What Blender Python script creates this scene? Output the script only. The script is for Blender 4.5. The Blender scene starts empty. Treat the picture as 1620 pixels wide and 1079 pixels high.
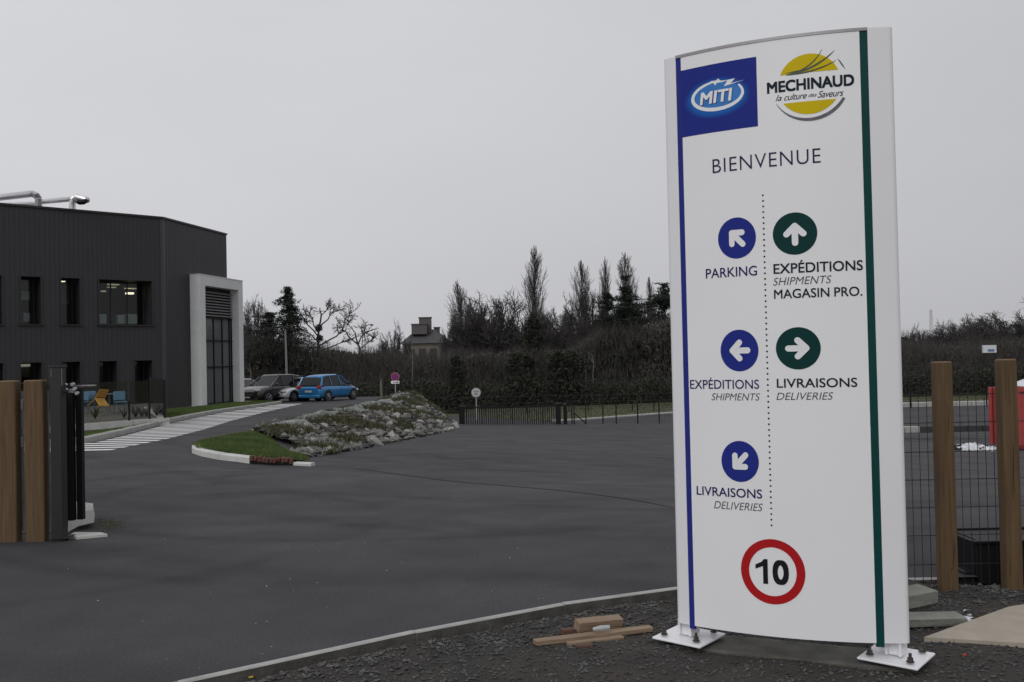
import bpy, bmesh, math, random
import numpy as np
from mathutils import Vector, Matrix

C = bpy.context.scene.collection
SC = bpy.context.scene
random.seed(7); RNG = np.random.default_rng(11)
PI = math.pi
rad = math.radians

# ------------------------------------------------------------------ camera
F, PITCH, ROLL, EYE = 1450.0, .0165, .0219, 1.6
cam_d = bpy.data.cameras.new('camera'); cam = bpy.data.objects.new('camera', cam_d); C.objects.link(cam)
cam_d.sensor_width = 36; cam_d.lens = 36 * F / 1620; cam_d.clip_start = .1; cam_d.clip_end = 5000
_c, _s = math.cos(ROLL), math.sin(ROLL); _cp, _sp = math.cos(PITCH), math.sin(PITCH)
_U = Vector((0, -_sp, _cp)); _Xv = Vector((1, 0, 0)); _Fw = Vector((0, _cp, _sp))
right = _Xv * _c - _U * _s; up = _Xv * _s + _U * _c
M4 = Matrix((right, up, -_Fw)).transposed().to_4x4(); M4.translation = (0, 0, EYE)
cam.matrix_world = M4
SC.camera = cam
SC.render.resolution_x = 1024; SC.render.resolution_y = 682
SC.view_settings.view_transform = 'Standard'; SC.view_settings.look = 'None'
SC.view_settings.exposure = 0.0; SC.view_settings.gamma = 1.0; SC.view_settings.use_curve_mapping = False

# ------------------------------------------------------------------ world (overcast) and sun
SUN_EL, SUN_AZ = 38.0, 200.0           # azimuth from +Y clockwise: behind the camera, a little left
world = bpy.data.worlds.new('World'); SC.world = world; world.use_nodes = True
wt = world.node_tree; wt.nodes.clear()
wo = wt.nodes.new('ShaderNodeOutputWorld'); wb = wt.nodes.new('ShaderNodeBackground')
sky = wt.nodes.new('ShaderNodeTexSky'); sky.sky_type = 'NISHITA'; sky.sun_disc = False
sky.sun_elevation = rad(SUN_EL); sky.sun_rotation = rad(SUN_AZ); sky.dust_density = 6
hs = wt.nodes.new('ShaderNodeHueSaturation'); hs.inputs['Saturation'].default_value = .12; hs.inputs['Value'].default_value = .9
tc = wt.nodes.new('ShaderNodeTexCoord'); mp = wt.nodes.new('ShaderNodeMapping'); mp.inputs['Scale'].default_value = (1, 1, 2.6)
nz = wt.nodes.new('ShaderNodeTexNoise'); nz.inputs['Scale'].default_value = 2.3; nz.inputs['Detail'].default_value = 5; nz.inputs['Roughness'].default_value = .5
cr = wt.nodes.new('ShaderNodeValToRGB')
cr.color_ramp.elements[0].position = .3; cr.color_ramp.elements[0].color = (-.062, -.062, -.055, 1)
cr.color_ramp.elements[1].position = .72; cr.color_ramp.elements[1].color = (.045, .045, .042, 1)
sc10 = wt.nodes.new('ShaderNodeVectorMath'); sc10.operation = 'SCALE'; sc10.inputs['Scale'].default_value = 10.2
mx = wt.nodes.new('ShaderNodeMix'); mx.data_type = 'RGBA'; mx.inputs[0].default_value = .9
L = wt.links.new
L(tc.outputs['Generated'], mp.inputs['Vector']); L(mp.outputs[0], nz.inputs['Vector']); L(nz.outputs['Fac'], cr.inputs['Fac'])
dt = wt.nodes.new('ShaderNodeVectorMath'); dt.operation = 'DOT_PRODUCT'; dt.inputs[1].default_value = (-.6, .0, .8); L(tc.outputs['Generated'], dt.inputs[0])
gm = wt.nodes.new('ShaderNodeMath'); gm.operation = 'MULTIPLY_ADD'; gm.inputs[1].default_value = .23; gm.inputs[2].default_value = .555; L(dt.outputs['Value'], gm.inputs[0])
gc = wt.nodes.new('ShaderNodeVectorMath'); gc.operation = 'SCALE'; gc.inputs[0].default_value = (.985, .99, 1.045); L(gm.outputs[0], gc.inputs['Scale'])
ga = wt.nodes.new('ShaderNodeVectorMath'); ga.operation = 'ADD'; L(gc.outputs[0], ga.inputs[0]); L(cr.outputs['Color'], ga.inputs[1])
L(ga.outputs[0], sc10.inputs[0]); L(sky.outputs['Color'], hs.inputs['Color'])
L(hs.outputs['Color'], mx.inputs[6]); L(sc10.outputs[0], mx.inputs[7]); L(mx.outputs[2], wb.inputs['Color'])
wb.inputs['Strength'].default_value = .1; L(wb.outputs[0], wo.inputs['Surface'])
sun_d = bpy.data.lights.new('sun', 'SUN'); sun_d.energy = .7; sun_d.angle = rad(25); sun_d.color = (1, .985, .96)
sun = bpy.data.objects.new('sun', sun_d); C.objects.link(sun)
_az = rad(SUN_AZ); _el = rad(SUN_EL)
sdir = Vector((math.sin(_az) * math.cos(_el), math.cos(_az) * math.cos(_el), math.sin(_el)))
sun.rotation_euler = (-sdir).to_track_quat('-Z', 'Y').to_euler()

# ------------------------------------------------------------------ helpers
def ray(px, py):
    dx, dy = px - 810, py - 539.5
    x = _c * dx - _s * dy; y = _s * dx + _c * dy
    r, u = x / F, -y / F
    return r, _cp - u * _sp, _sp + u * _cp
def at(px, py, Y):
    """world point seen at photo pixel (px,py) lying at distance Y ahead"""
    a, b, c = ray(px, py); k = Y / b
    return Vector((a * k, Y, EYE + c * k))
def onto(px, py, fn=None, lo=3.0, hi=90.0):
    fn = fn or T
    a, b, c = ray(px, py); prev = None
    for i in range(1800):
        Y = lo + (hi - lo) * i / 1800
        z = EYE + c * Y / b
        if z <= fn(a * Y / b, Y): return Vector((a * Y / b, Y, fn(a * Y / b, Y)))
    return at(px, py, hi)
def sstep(a, b, x):
    t = min(1, max(0, (x - a) / (b - a))); return t * t * (3 - 2 * t)
def lerp(a, b, t): return a + (b - a) * t

class MB:
    """collects shapes that will be ONE mesh object"""
    def __init__(s): s.v = []; s.f = []; s.m = []
    def add(s, vs, fs, m=0):
        o = len(s.v); s.v.extend([tuple(v) for v in vs]); s.f.extend([tuple(i + o for i in f) for f in fs]); s.m.extend([m] * len(fs)); return s
    def box(s, c, size, rz=0, m=0, bev=0, M=None):
        hx, hy, hz = size[0] / 2, size[1] / 2, size[2] / 2
        if bev <= 0:
            vs = [(x, y, z) for x in (-hx, hx) for y in (-hy, hy) for z in (-hz, hz)]
            fs = [(0, 1, 3, 2), (4, 6, 7, 5), (0, 4, 5, 1), (2, 3, 7, 6), (0, 2, 6, 4), (1, 5, 7, 3)]
        else:
            b = min(bev, hx * .9, hy * .9, hz * .9); vs = []; 
            bm = bmesh.new(); bmesh.ops.create_cube(bm, size=1); bmesh.ops.scale(bm, vec=(size[0], size[1], size[2]), verts=bm.verts)
            bmesh.ops.bevel(bm, geom=bm.edges[:], offset=b, segments=1, affect='EDGES')
            bm.verts.index_update(); vs = [tuple(v.co) for v in bm.verts]; fs = [tuple(v.index for v in f.verts) for f in bm.faces]; bm.free()
        R = Matrix.Rotation(rz, 4, 'Z') if M is None else M
        c = Vector(c)
        return s.add([c + (R @ Vector(v)) for v in vs], fs, m)
    def tube(s, pts, rads, n=6, m=0, cap=True):
        pts = [Vector(p) for p in pts]; k = len(pts)
        if not hasattr(rads, '__len__'): rads = [rads] * k
        d0 = (pts[-1] - pts[0])
        ref = Vector((0, 0, 1)) if abs(d0.z) < .8 * d0.length else Vector((1, 0, 0))
        vs = []
        for i, p in enumerate(pts):
            d = pts[min(i + 1, k - 1)] - pts[max(i - 1, 0)]
            if d.length < 1e-9: d = Vector((0, 0, 1))
            d.normalize(); a = d.cross(ref)
            if a.length < 1e-5: a = d.cross(Vector((0, 1, 0)))
            a.normalize(); b = d.cross(a)
            for j in range(n):
                t = 2 * PI * j / n; vs.append(p + (a * math.cos(t) + b * math.sin(t)) * rads[i])
        fs = [(i * n + j, i * n + (j + 1) % n, (i + 1) * n + (j + 1) % n, (i + 1) * n + j) for i in range(k - 1) for j in range(n)]
        if cap: fs += [tuple(range(n))[::-1], tuple((k - 1) * n + j for j in range(n))]
        return s.add(vs, fs, m)
    def cyl(s, c, r, h, n=20, m=0, axis='Z', r2=None):
        ax = {'X': Vector((1, 0, 0)), 'Y': Vector((0, 1, 0)), 'Z': Vector((0, 0, 1))}[axis] if isinstance(axis, str) else Vector(axis).normalized()
        c = Vector(c); return s.tube([c - ax * h / 2, c + ax * h / 2], [r, r if r2 is None else r2], n, m)
    def quad(s, a, b, c, d, m=0): return s.add([a, b, c, d], [(0, 1, 2, 3)], m)
    def prism(s, poly, n, h, m=0):
        """closed polygon (3-D points) extruded by vector"""
        poly = [Vector(p) for p in poly]; e = Vector(n) * h; k = len(poly)
        return s.add(poly + [p + e for p in poly], [tuple(range(k))[::-1], tuple(range(k, 2 * k))] + [(i, (i + 1) % k, (i + 1) % k + k, i + k) for i in range(k)], m)

MESHES = []
def obj(name, mb, mats, parent=None, smooth=False, origin=None, mesh=None):
    """mesh verts are given in world space (or in the parent's space when the parent is at the origin)"""
    if mesh is None:
        mesh = bpy.data.meshes.new(name); off = Vector(origin) if origin is not None else (parent_world(parent) if parent else None)
        V = mb.v if off is None else [(v[0] - off.x, v[1] - off.y, v[2] - off.z) for v in mb.v]
        mesh.from_pydata(V, [], mb.f)
        if not isinstance(mats, (list, tuple)): mats = [mats]
        for m in mats: mesh.materials.append(m)
        if len(mats) > 1: mesh.polygons.foreach_set('material_index', mb.m)
        if smooth: mesh.polygons.foreach_set('use_smooth', [True] * len(mesh.polygons))
        mesh.update()
    o = bpy.data.objects.new(name, mesh); C.objects.link(o)
    if origin is not None and parent is None: o.location = origin
    if parent: o.parent = parent
    return o
def parent_world(p):
    v = Vector((0, 0, 0))
    while p: v += p.location; p = p.parent
    return v
def tag(o, label=None, cat=None, group=None, kind=None):
    if label: o['label'] = label
    if cat: o['category'] = cat
    if group: o['group'] = group
    if kind: o['kind'] = kind
    return o
def thing(name, loc, label, cat, group=None):
    o = bpy.data.objects.new(name, None); C.objects.link(o); o.location = loc; o.empty_display_size = .2
    return tag(o, label, cat, group)
def struct(name, mb, m, smooth=False, **k): return tag(obj(name, mb, m, smooth=smooth, **k), kind='structure')
def copy_tree(o, parent=None):
    c = o.copy(); C.objects.link(c); c.parent = parent
    for ch in o.children: copy_tree(ch, c)
    return c

# ------------------------------------------------------------------ materials
MATS = {}
def mat(name, col, rough=.6, var=.12, scale=6., bump=0., bscale=60., metal=0., col2=None, spec=.5, detail=4, coords='Object', stretch=(1, 1, 1), coat=0):
    if name in MATS: return MATS[name]
    m = bpy.data.materials.new(name); m.use_nodes = True; nt = m.node_tree; b = nt.nodes['Principled BSDF']
    b.inputs['Roughness'].default_value = rough; b.inputs['Metallic'].default_value = metal
    b.inputs['Specular IOR Level'].default_value = spec
    if coat: b.inputs['Coat Weight'].default_value = coat; b.inputs['Coat Roughness'].default_value = .08
    tcn = nt.nodes.new('ShaderNodeTexCoord'); mpn = nt.nodes.new('ShaderNodeMapping'); mpn.inputs['Scale'].default_value = stretch
    nt.links.new(tcn.outputs[coords], mpn.inputs['Vector'])
    n = nt.nodes.new('ShaderNodeTexNoise'); n.inputs['Scale'].default_value = scale; n.inputs['Detail'].default_value = detail; n.inputs['Roughness'].default_value = .6
    nt.links.new(mpn.outputs[0], n.inputs['Vector'])
    r = nt.nodes.new('ShaderNodeValToRGB'); r.color_ramp.elements[0].position = .3; r.color_ramp.elements[1].position = .7
    c = np.array(col); a = np.clip(c * (1 - var), 0, 1); d = np.clip(c * (1 + var), 0, 1) if col2 is None else np.array(col2)
    if col2 is not None: a = c
    r.color_ramp.elements[0].color = (*a, 1); r.color_ramp.elements[1].color = (*d, 1)
    nt.links.new(n.outputs['Fac'], r.inputs['Fac']); nt.links.new(r.outputs['Color'], b.inputs['Base Color'])
    if bump:
        n2 = nt.nodes.new('ShaderNodeTexNoise'); n2.inputs['Scale'].default_value = bscale; n2.inputs['Detail'].default_value = 5
        nt.links.new(mpn.outputs[0], n2.inputs['Vector'])
        bp = nt.nodes.new('ShaderNodeBump'); bp.inputs['Strength'].default_value = bump; bp.inputs['Distance'].default_value = .02
        nt.links.new(n2.outputs['Fac'], bp.inputs['Height']); nt.links.new(bp.outputs[0], b.inputs['Normal'])
    MATS[name] = m; return m
def emis(name, col, st):
    m = bpy.data.materials.new(name); m.use_nodes = True; b = m.node_tree.nodes['Principled BSDF']
    b.inputs['Base Color'].default_value = (*col, 1); b.inputs['Emission Color'].default_value = (*col, 1); b.inputs['Emission Strength'].default_value = st
    return m
def glass(name, tint=(.6, .65, .65), rough=.03, refl=1.0, opac=0.0, base=(.02, .02, .02)):
    """thin window glass: see-through with mirror reflection rising at grazing angles"""
    m = bpy.data.materials.new(name); m.use_nodes = True; nt = m.node_tree; nt.nodes.clear()
    o = nt.nodes.new('ShaderNodeOutputMaterial'); tr = nt.nodes.new('ShaderNodeBsdfTransparent'); tr.inputs[0].default_value = (*tint, 1)
    gl = nt.nodes.new('ShaderNodeBsdfGlossy'); gl.inputs['Roughness'].default_value = rough; gl.inputs[0].default_value = (refl,) * 3 + (1,)
    fr = nt.nodes.new('ShaderNodeFresnel'); fr.inputs[0].default_value = 1.5
    mxx = nt.nodes.new('ShaderNodeMixShader'); nt.links.new(fr.outputs[0], mxx.inputs[0]); nt.links.new(tr.outputs[0], mxx.inputs[1]); nt.links.new(gl.outputs[0], mxx.inputs[2])
    out = mxx.outputs[0]
    if opac:
        df = nt.nodes.new('ShaderNodeBsdfDiffuse'); df.inputs[0].default_value = (*base, 1); m2 = nt.nodes.new('ShaderNodeMixShader'); m2.inputs[0].default_value = opac
        nt.links.new(out, m2.inputs[1]); nt.links.new(df.outputs[0], m2.inputs[2]); out = m2.outputs[0]
    nt.links.new(out, o.inputs[0]); return m

def asphalt_mat(name, base, warm=0):
    m = bpy.data.materials.new(name); m.use_nodes = True; nt = m.node_tree; N = nt.nodes.new; K = nt.links.new
    b = nt.nodes['Principled BSDF']; b.inputs['Roughness'].default_value = .82; b.inputs['Specular IOR Level'].default_value = .35
    tcn = N('ShaderNodeTexCoord')
    def noise(sc, det=4, ro=.6, vec=None, st=None):
        n = N('ShaderNodeTexNoise'); n.inputs['Scale'].default_value = sc; n.inputs['Detail'].default_value = det; n.inputs['Roughness'].default_value = ro
        if st: mm = N('ShaderNodeMapping'); mm.inputs['Scale'].default_value = st; K(tcn.outputs['Object'], mm.inputs[0]); K(mm.outputs[0], n.inputs['Vector'])
        else: K(tcn.outputs['Object'], n.inputs['Vector'])
        return n.outputs['Fac']
    def mr(x, a, bb, c, d):
        n = N('ShaderNodeMapRange'); n.inputs[1].default_value = a; n.inputs[2].default_value = bb; n.inputs[3].default_value = c; n.inputs[4].default_value = d; K(x, n.inputs[0]); return n.outputs[0]
    def mul(x, y):
        n = N('ShaderNodeMath'); n.operation = 'MULTIPLY'; K(x, n.inputs[0]); K(y, n.inputs[1]); return n.outputs[0]
    big = mr(noise(1.0, 3, st=(.16, .26, 1)), .3, .7, .80, 1.20); mid = mr(noise(1.7, 5), .3, .7, .92, 1.08); lane = mr(noise(1.0, 3, st=(1.6, .16, 1)), .3, .7, .93, 1.07)
    fine = mr(noise(55, 3, .7), .3, .75, .62, 1.45)
    vo = N('ShaderNodeTexVoronoi'); vo.inputs['Scale'].default_value = 38; K(tcn.outputs['Object'], vo.inputs['Vector'])
    speck = mr(vo.outputs['Distance'], .03, .10, 1.9, 1.0)
    # tyre arcs: rings round a turning centre far out in the yard
    sep = N('ShaderNodeVectorMath'); sep.operation = 'DISTANCE'; K(tcn.outputs['Object'], sep.inputs[0]); sep.inputs[1].default_value = (7.5, 30, -1.5)
    wv = N('ShaderNodeMath'); wv.operation = 'ADD'; K(sep.outputs['Value'], wv.inputs[0]); K(mr(noise(.25, 2), 0, 1, -1.2, 1.2), wv.inputs[1])
    sn = N('ShaderNodeMath'); sn.operation = 'SINE'; s2 = N('ShaderNodeMath'); s2.operation = 'MULTIPLY'; s2.inputs[1].default_value = 2.6; K(wv.outputs[0], s2.inputs[0]); K(s2.outputs[0], sn.inputs[0])
    arcs = mr(sn.outputs[0], .72, 1, 1, .78)
    rad_ = mr(sep.outputs['Value'], 7, 9, 0, 1)
    v = mul(mul(mul(big, mid), mul(lane, fine)), mul(speck, arcs))
    # worn tyre rings: soft dark loops left by turning lorries
    brk = mr(noise(.45, 3), .36, .55, 0, 1)
    for cx_, cy_, cr_, cw_, amp in ((.9, 21.5, 2.7, .16, .30), (1.0, 21.6, 3.25, .14, .22), (-1.2, 12.5, 4.3, .14, .20), (-1.0, 12.2, 5.6, .14, .20), (3.5, 16, 6.2, .18, .22), (3.2, 15.6, 7.9, .18, .18), (-5, 9.5, 3.6, .12, .14)):
        ds_ = N('ShaderNodeVectorMath'); ds_.operation = 'DISTANCE'; fl = N('ShaderNodeVectorMath'); fl.operation = 'MULTIPLY'; fl.inputs[1].default_value = (1, 1, 0); K(tcn.outputs['Object'], fl.inputs[0]); K(fl.outputs[0], ds_.inputs[0]); ds_.inputs[1].default_value = (cx_, cy_, 0)
        q1 = N('ShaderNodeMath'); q1.operation = 'SUBTRACT'; q1.inputs[1].default_value = cr_; K(ds_.outputs['Value'], q1.inputs[0]); q2 = N('ShaderNodeMath'); q2.operation = 'ABSOLUTE'; K(q1.outputs[0], q2.inputs[0])
        q3 = mul(mr(q2.outputs[0], 0, cw_ * 1.5, amp * 1.7, 0), brk); q4 = N('ShaderNodeMath'); q4.operation = 'SUBTRACT'; q4.inputs[0].default_value = 1; K(q3, q4.inputs[1]); v = mul(v, q4.outputs[0])
    cmb = N('ShaderNodeVectorMath'); cmb.operation = 'SCALE'; cmb.inputs[0].default_value = base; K(v, cmb.inputs['Scale']); K(cmb.outputs[0], b.inputs['Base Color'])
    bp = N('ShaderNodeBump'); bp.inputs['Strength'].default_value = .5; bp.inputs['Distance'].default_value = .006; K(noise(70, 4, .7), bp.inputs['Height']); K(bp.outputs[0], b.inputs['Normal'])
    K(mr(noise(.9, 4), .3, .7, .7, .92), b.inputs['Roughness'])
    return m

M_asph = asphalt_mat('asphalt', (.0415, .0410, .0455))
M_soil = mat('dark_soil', (.017, .0168, .0165), .95, col2=(.048, .038, .030), scale=2.2, bump=1, bscale=35, detail=9)
M_field = mat('field_ground', (.05, .062, .025), .95, col2=(.10, .10, .045), scale=.6, bump=.5, bscale=12)
M_grass = mat('lawn', (.045, .075, .016), .9, col2=(.085, .12, .026), scale=1.3, bump=.8, bscale=40)
M_blade = mat('grass_blade', (.040, .075, .014), .8, col2=(.10, .14, .03), scale=.8)
M_kerb = mat('kerb_concrete', (.34, .34, .325), .85, var=.2, scale=5, bump=.3, bscale=70)
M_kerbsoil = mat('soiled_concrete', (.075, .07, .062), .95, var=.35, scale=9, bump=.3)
M_conc = mat('pale_concrete', (.50, .50, .48), .85, var=.12, scale=3, bump=.2, bscale=50)
M_conc3 = mat('soiled_footing', (.085, .082, .072), .95, var=.35, scale=7, bump=.5, bscale=50)
M_conc2 = mat('weathered_concrete', (.19, .19, .165), .9, var=.25, scale=5, bump=.4, bscale=60)
M_slab = mat('beige_slab', (.36, .315, .26), .85, var=.1, scale=6, bump=.2, bscale=90)
M_paint = mat('road_paint', (.72, .71, .70), .7, var=.12, scale=9)
M_faint = mat('worn_paint', (.17, .17, .17), .8, var=.4, scale=5)
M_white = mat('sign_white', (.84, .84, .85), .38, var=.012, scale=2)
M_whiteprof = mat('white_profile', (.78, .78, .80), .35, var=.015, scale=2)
M_alu = mat('brushed_aluminium', (.30, .29, .30), .4, var=.08, metal=.6)
M_blue = mat('print_blue', (.018, .030, .235), .6, var=.03, spec=.12)
M_blue2 = mat('band_blue', (.022, .030, .22), .55, var=.03, spec=.15)
M_green = mat('print_green', (.004, .040, .038), .6, var=.03, spec=.12)
M_greenband = mat('band_green', (.004, .052, .050), .55, var=.04, spec=.15)
M_red = mat('print_red', (.42, .012, .016), .6, var=.03, spec=.12)
M_black = mat('print_black', (.012, .012, .014), .6, var=.03, spec=.12)
M_navy = mat('print_navy', (.016, .014, .11), .6, var=.03, spec=.12)
M_ink = mat('print_ink', (.012, .022, .035), .6, var=.03, spec=.12)
M_greyink = mat('print_grey_ink', (.05, .055, .06), .6, var=.03, spec=.12)
M_yellow = mat('print_yellow', (.62, .47, .006), .6, var=.03, spec=.12)
M_wht2 = mat('print_white', (.82, .82, .84), .35, var=.01)
M_galv = mat('galvanised_steel', (.42, .42, .43), .35, var=.15, metal=.9, scale=14)
M_bolt = mat('bolt_steel', (.11, .095, .09), .45, var=.3, metal=.7, scale=30)
M_clad = mat('charcoal_cladding', (.022, .022, .025), .5, var=.08, scale=1.2)
M_trimgrey = mat('grey_flashing', (.040, .040, .043), .45, var=.05)
M_dark = mat('anthracite_metal', (.016, .016, .018), .45, var=.08)
M_darkgreen = mat('anthracite_post', (.013, .0145, .013), .45, var=.1)
M_black2 = mat('black_metal', (.006, .006, .0075), .55, var=.1, spec=.25)
M_render = mat('portal_render', (.66, .665, .665), .75, var=.05, scale=1.5)
M_render2 = mat('portal_edge', (.62, .62, .62), .6, var=.03)
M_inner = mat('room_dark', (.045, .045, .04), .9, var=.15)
M_roomwall = mat('room_beige', (.25, .24, .16), .9, var=.1)
M_office = mat('office_white', (.55, .62, .62), .6, var=.08)
M_oak = mat('treated_timber', (.068, .038, .015), .75, col2=(.140, .086, .038), scale=5, bump=.35, bscale=22, stretch=(9, 9, .35), detail=6)
M_oakend = mat('timber_end', (.26, .16, .08), .8, col2=(.36, .24, .14), scale=30)
M_plank = mat('fresh_timber', (.18, .125, .080), .75, col2=(.30, .215, .145), scale=4, bump=.25, bscale=18, stretch=(1, 8, 8), detail=6)
M_plankdark = mat('stained_timber', (.07, .03, .022), .8, col2=(.12, .06, .04), scale=12)
M_plastic = mat('white_plastic', (.62, .64, .66), .3, var=.1)
M_clear = mat('milky_film', (.38, .40, .41), .15, var=.2)
M_redpaint = mat('red_container', (.36, .052, .050), .55, var=.12, scale=3)
M_bark = mat('bark_grey', (.040, .034, .032), .95, var=.35, scale=8, bump=.5)
M_twig = mat('twig_grey', (.050, .045, .044), .95, var=.3, scale=3)
M_twig2 = mat('twig_brown', (.058, .052, .048), .95, var=.4, scale=.8)
M_birch = mat('pale_bark', (.15, .137, .117), .9, var=.3, scale=6)
M_needle = mat('conifer_needles', (.012, .018, .014), .9, col2=(.028, .036, .026), scale=1.5)
M_ivy = mat('ivy_leaves', (.018, .023, .014), .85, col2=(.048, .052, .034), scale=2)
M_bram = mat('bramble_leaves', (.013, .019, .011), .9, col2=(.038, .043, .026), scale=.5)
M_scrubleaf = mat('dead_scrub', (.045, .041, .036), .95, col2=(.090, .078, .065), scale=.4)
M_rock = mat('rubble_stone', (.085, .085, .08), .9, col2=(.21, .207, .195), scale=1.1, bump=.6, bscale=9)
M_rock2 = mat('dark_rubble', (.030, .030, .027), .95, col2=(.085, .082, .072), scale=2.5, bump=.5)
M_gravel = mat('gravel_stone', (.022, .022, .022), .9, col2=(.115, .114, .110), scale=5.5, bump=.3, bscale=40)
M_geotex = mat('geotextile', (.12, .135, .13), .9, col2=(.26, .275, .265), scale=2.5, bump=.6, bscale=12)
M_tuft = mat('weed_green', (.028, .038, .012), .9, col2=(.070, .075, .028), scale=1.5)
M_tuftdry = mat('weed_dry', (.050, .038, .026), .95, col2=(.10, .080, .050), scale=3)
M_brick = mat('rusty_grate', (.06, .018, .012), .9, col2=(.16, .06, .045), scale=9, bump=.4)
M_stonewall = mat('house_stone', (.15, .135, .118), .95, var=.2, scale=1.5)
M_slate = mat('slate_roof', (.062, .062, .067), .8, var=.15, scale=1)
M_tyre = mat('tyre', (.012, .012, .012), .85, var=.2)
M_rim = mat('alloy_rim', (.35, .35, .36), .35, var=.1, metal=.7)
M_carglass = mat('car_glass', (.010, .012, .013), .08, var=.05, spec=.35)
M_trim = mat('black_trim', (.012, .012, .013), .5, var=.1)
M_lampc = mat('headlamp', (.55, .57, .60), .1, var=.1)
M_tail = mat('tail_lamp', (.42, .012, .012), .15, var=.1)
M_plate = mat('number_plate', (.55, .55, .55), .4, var=.02)
M_chy = mat('yellow_chair', (.80, .40, .06), .45, var=.05)
M_chb = mat('blue_chair', (.14, .27, .40), .45, var=.08)
M_tabl = mat('grey_table', (.16, .19, .22), .5, var=.05)
M_terr = mat('terrace_floor', (.16, .145, .12), .9, var=.2, scale=2)
M_bluesign = mat('road_sign_blue', (.03, .05, .30), .4, var=.02)
M_signback = mat('sign_back_grey', (.33, .33, .34), .5, var=.05)
G_win = glass('window_glass', (.75, .8, .78), .02)
G_bal = glass('smoked_glass', (.72, .74, .74), .05, opac=.03)
G_port = glass('portal_glass', (.30, .33, .34), .03, opac=.55, base=(.20, .21, .215))  # pale grey base is painted-in reflection that lightens the entrance panes
E_lamp = emis('office_lamp', (1, .84, .6), 1.6)
E_lampdim = emis('office_strip', (.9, .85, .6), .22)

# ------------------------------------------------------------------ terrain
def xb(D): return float(np.interp(D, [8, 19.3, 23.2, 31.4, 41.6, 52, 57, 62, 65], [-4.6, -4.55, -4.05, -3.6, -3.0, -3.3, -4.0, -5.6, -7.2]))
XE = -7.25
def zyard(X, D):
    v = .0555 * max(0, D - 8) + .0428 * max(-14, min(22, X)) * sstep(8, 20, D)
    v = max(v, 0) if D < 14 else v
    k = 2.9
    return -(v if v < 2.3 else 2.3 + .6 * (1 - math.exp(-(v - 2.3) / .6)))
def zup(D): return -.0192 * max(0, min(D, 70) - 8)
def T(X, D):
    zu = lerp(zup(D), zyard(X, D), sstep(67, 75, D)); b = xb(D)
    if D > 65: b = -6.2
    if b <= XE + .05: b = XE + .05
    w = min(1, max(0, (b - X) / (b - XE)))
    if D < 17: w = sstep(0, 1, w)
    return lerp(zyard(X, D), zu, w)
def kerbD(X): return float(np.interp(X, [-40, -12, -6, -1.69, -.595, .3, 1.1, 2.0, 2.9, 20, 60], [-22, -3.2, 1.3, 4.63, 5.40, 5.93, 6.26, 6.38, 6.36, 6.3, 6.0]))

def grid(xs, rows, zf):
    mb = MB(); n = len(xs); k = len(rows(xs[0]))
    for x in xs:
        for d in rows(x): mb.v.append((x, d, zf(x, d)))
    mb.f = [(i * k + j, (i + 1) * k + j, (i + 1) * k + j + 1, i * k + j + 1) for i in range(n - 1) for j in range(k - 1)]
    mb.m = [0] * len(mb.f); return mb
# base ground to the horizon
gx = sorted(set([-2500, -900, -300, -130, -90] + list(np.arange(-70, 91, 2.0)) + [120, 200, 500, 2500]))
gy = sorted(set([-900, -300, -100, -60] + list(np.arange(-40, 131, 2.0)) + [160, 220, 400, 900, 3000]))
def zg(X, D):
    X2 = max(-60, min(60, X)); return T(X2, min(D, 100)) - .30
struct('ground', grid(gx, lambda x: gy, zg), M_field, smooth=True)
# asphalt of yard, access road and upper lot
ax = sorted(set([round(v, 3) for v in list(np.arange(-60, -15, 1.5)) + list(np.arange(-15, 6, .25)) + list(np.arange(6, 40, 1.0)) + [XE]]))
tt = np.concatenate([np.linspace(0, 1, 110) ** 1.5])
struct('asphalt_yard', grid(ax, lambda x: [lerp(kerbD(x) + .02, 69, t) for t in tt], T), M_asph, smooth=True)
# gravel strip where the sign stands
def zgr(X, D):
    e = sstep(0, .5, kerbD(X) - D)
    return -.040 - .004 * e + .018 * math.sin(X * 2.1 + 1.3 * D) * math.sin(D * 1.7 - X) + .010 * math.sin(X * 7.3) * math.sin(D * 6.1)
gvx = list(np.arange(-30, -4, 1.0)) + list(np.arange(-4, 5, .12)) + list(np.arange(5, 40, 1.0))
struct('gravel_ground', grid(gvx, lambda x: [lerp(kerbD(x) - .09, kerbD(x) - 12, t ** 1.6) for t in np.linspace(0, 1, 60)], zgr), M_soil, smooth=True)
# loose gravel
def stone_mesh(n, rx, ry, size, zf, seed, flat=.55):
    r = np.random.default_rng(seed); mb = MB()
    base = np.array([(0, 0, 1), (.9, 0, .4), (.28, .85, .4), (-.72, .53, .4), (-.72, -.53, .4), (.28, -.85, .4), (0, 0, -.5)])
    fs = [(0, 1, 2), (0, 2, 3), (0, 3, 4), (0, 4, 5), (0, 5, 1), (6, 2, 1), (6, 3, 2), (6, 4, 3), (6, 5, 4), (6, 1, 5)]
    for i in range(n):
        x, d = zf[1](r)
        if x is None: continue
        s = size * (.4 + r.random() ** 3 * 2.0)
        v = base * (1 + (r.random((7, 3)) - .5) * .7) * np.array([s * (.7 + .8 * r.random()), s * (.6 + .5 * r.random()), s * flat * (.6 + .8 * r.random())])
        a = r.random() * 6.28; ca, sa = math.cos(a), math.sin(a)
        vx = v[:, 0] * ca - v[:, 1] * sa + x; vy = v[:, 0] * sa + v[:, 1] * ca + d; tl = (r.random() - .5) * .7
        vz = v[:, 2] + (v[:, 0]) * tl + zf[0](x, d) + s * .08
        mb.add(np.stack([vx, vy, vz], 1).tolist(), fs)
    return mb
def samp_near(r):
    D = 3.0 + 3.4 * r.random() ** .8; X = -1.9 + (D * .58 + 2.3) * r.random()
    if D > kerbD(X) - .1: return None, None
    return X, D
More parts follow.
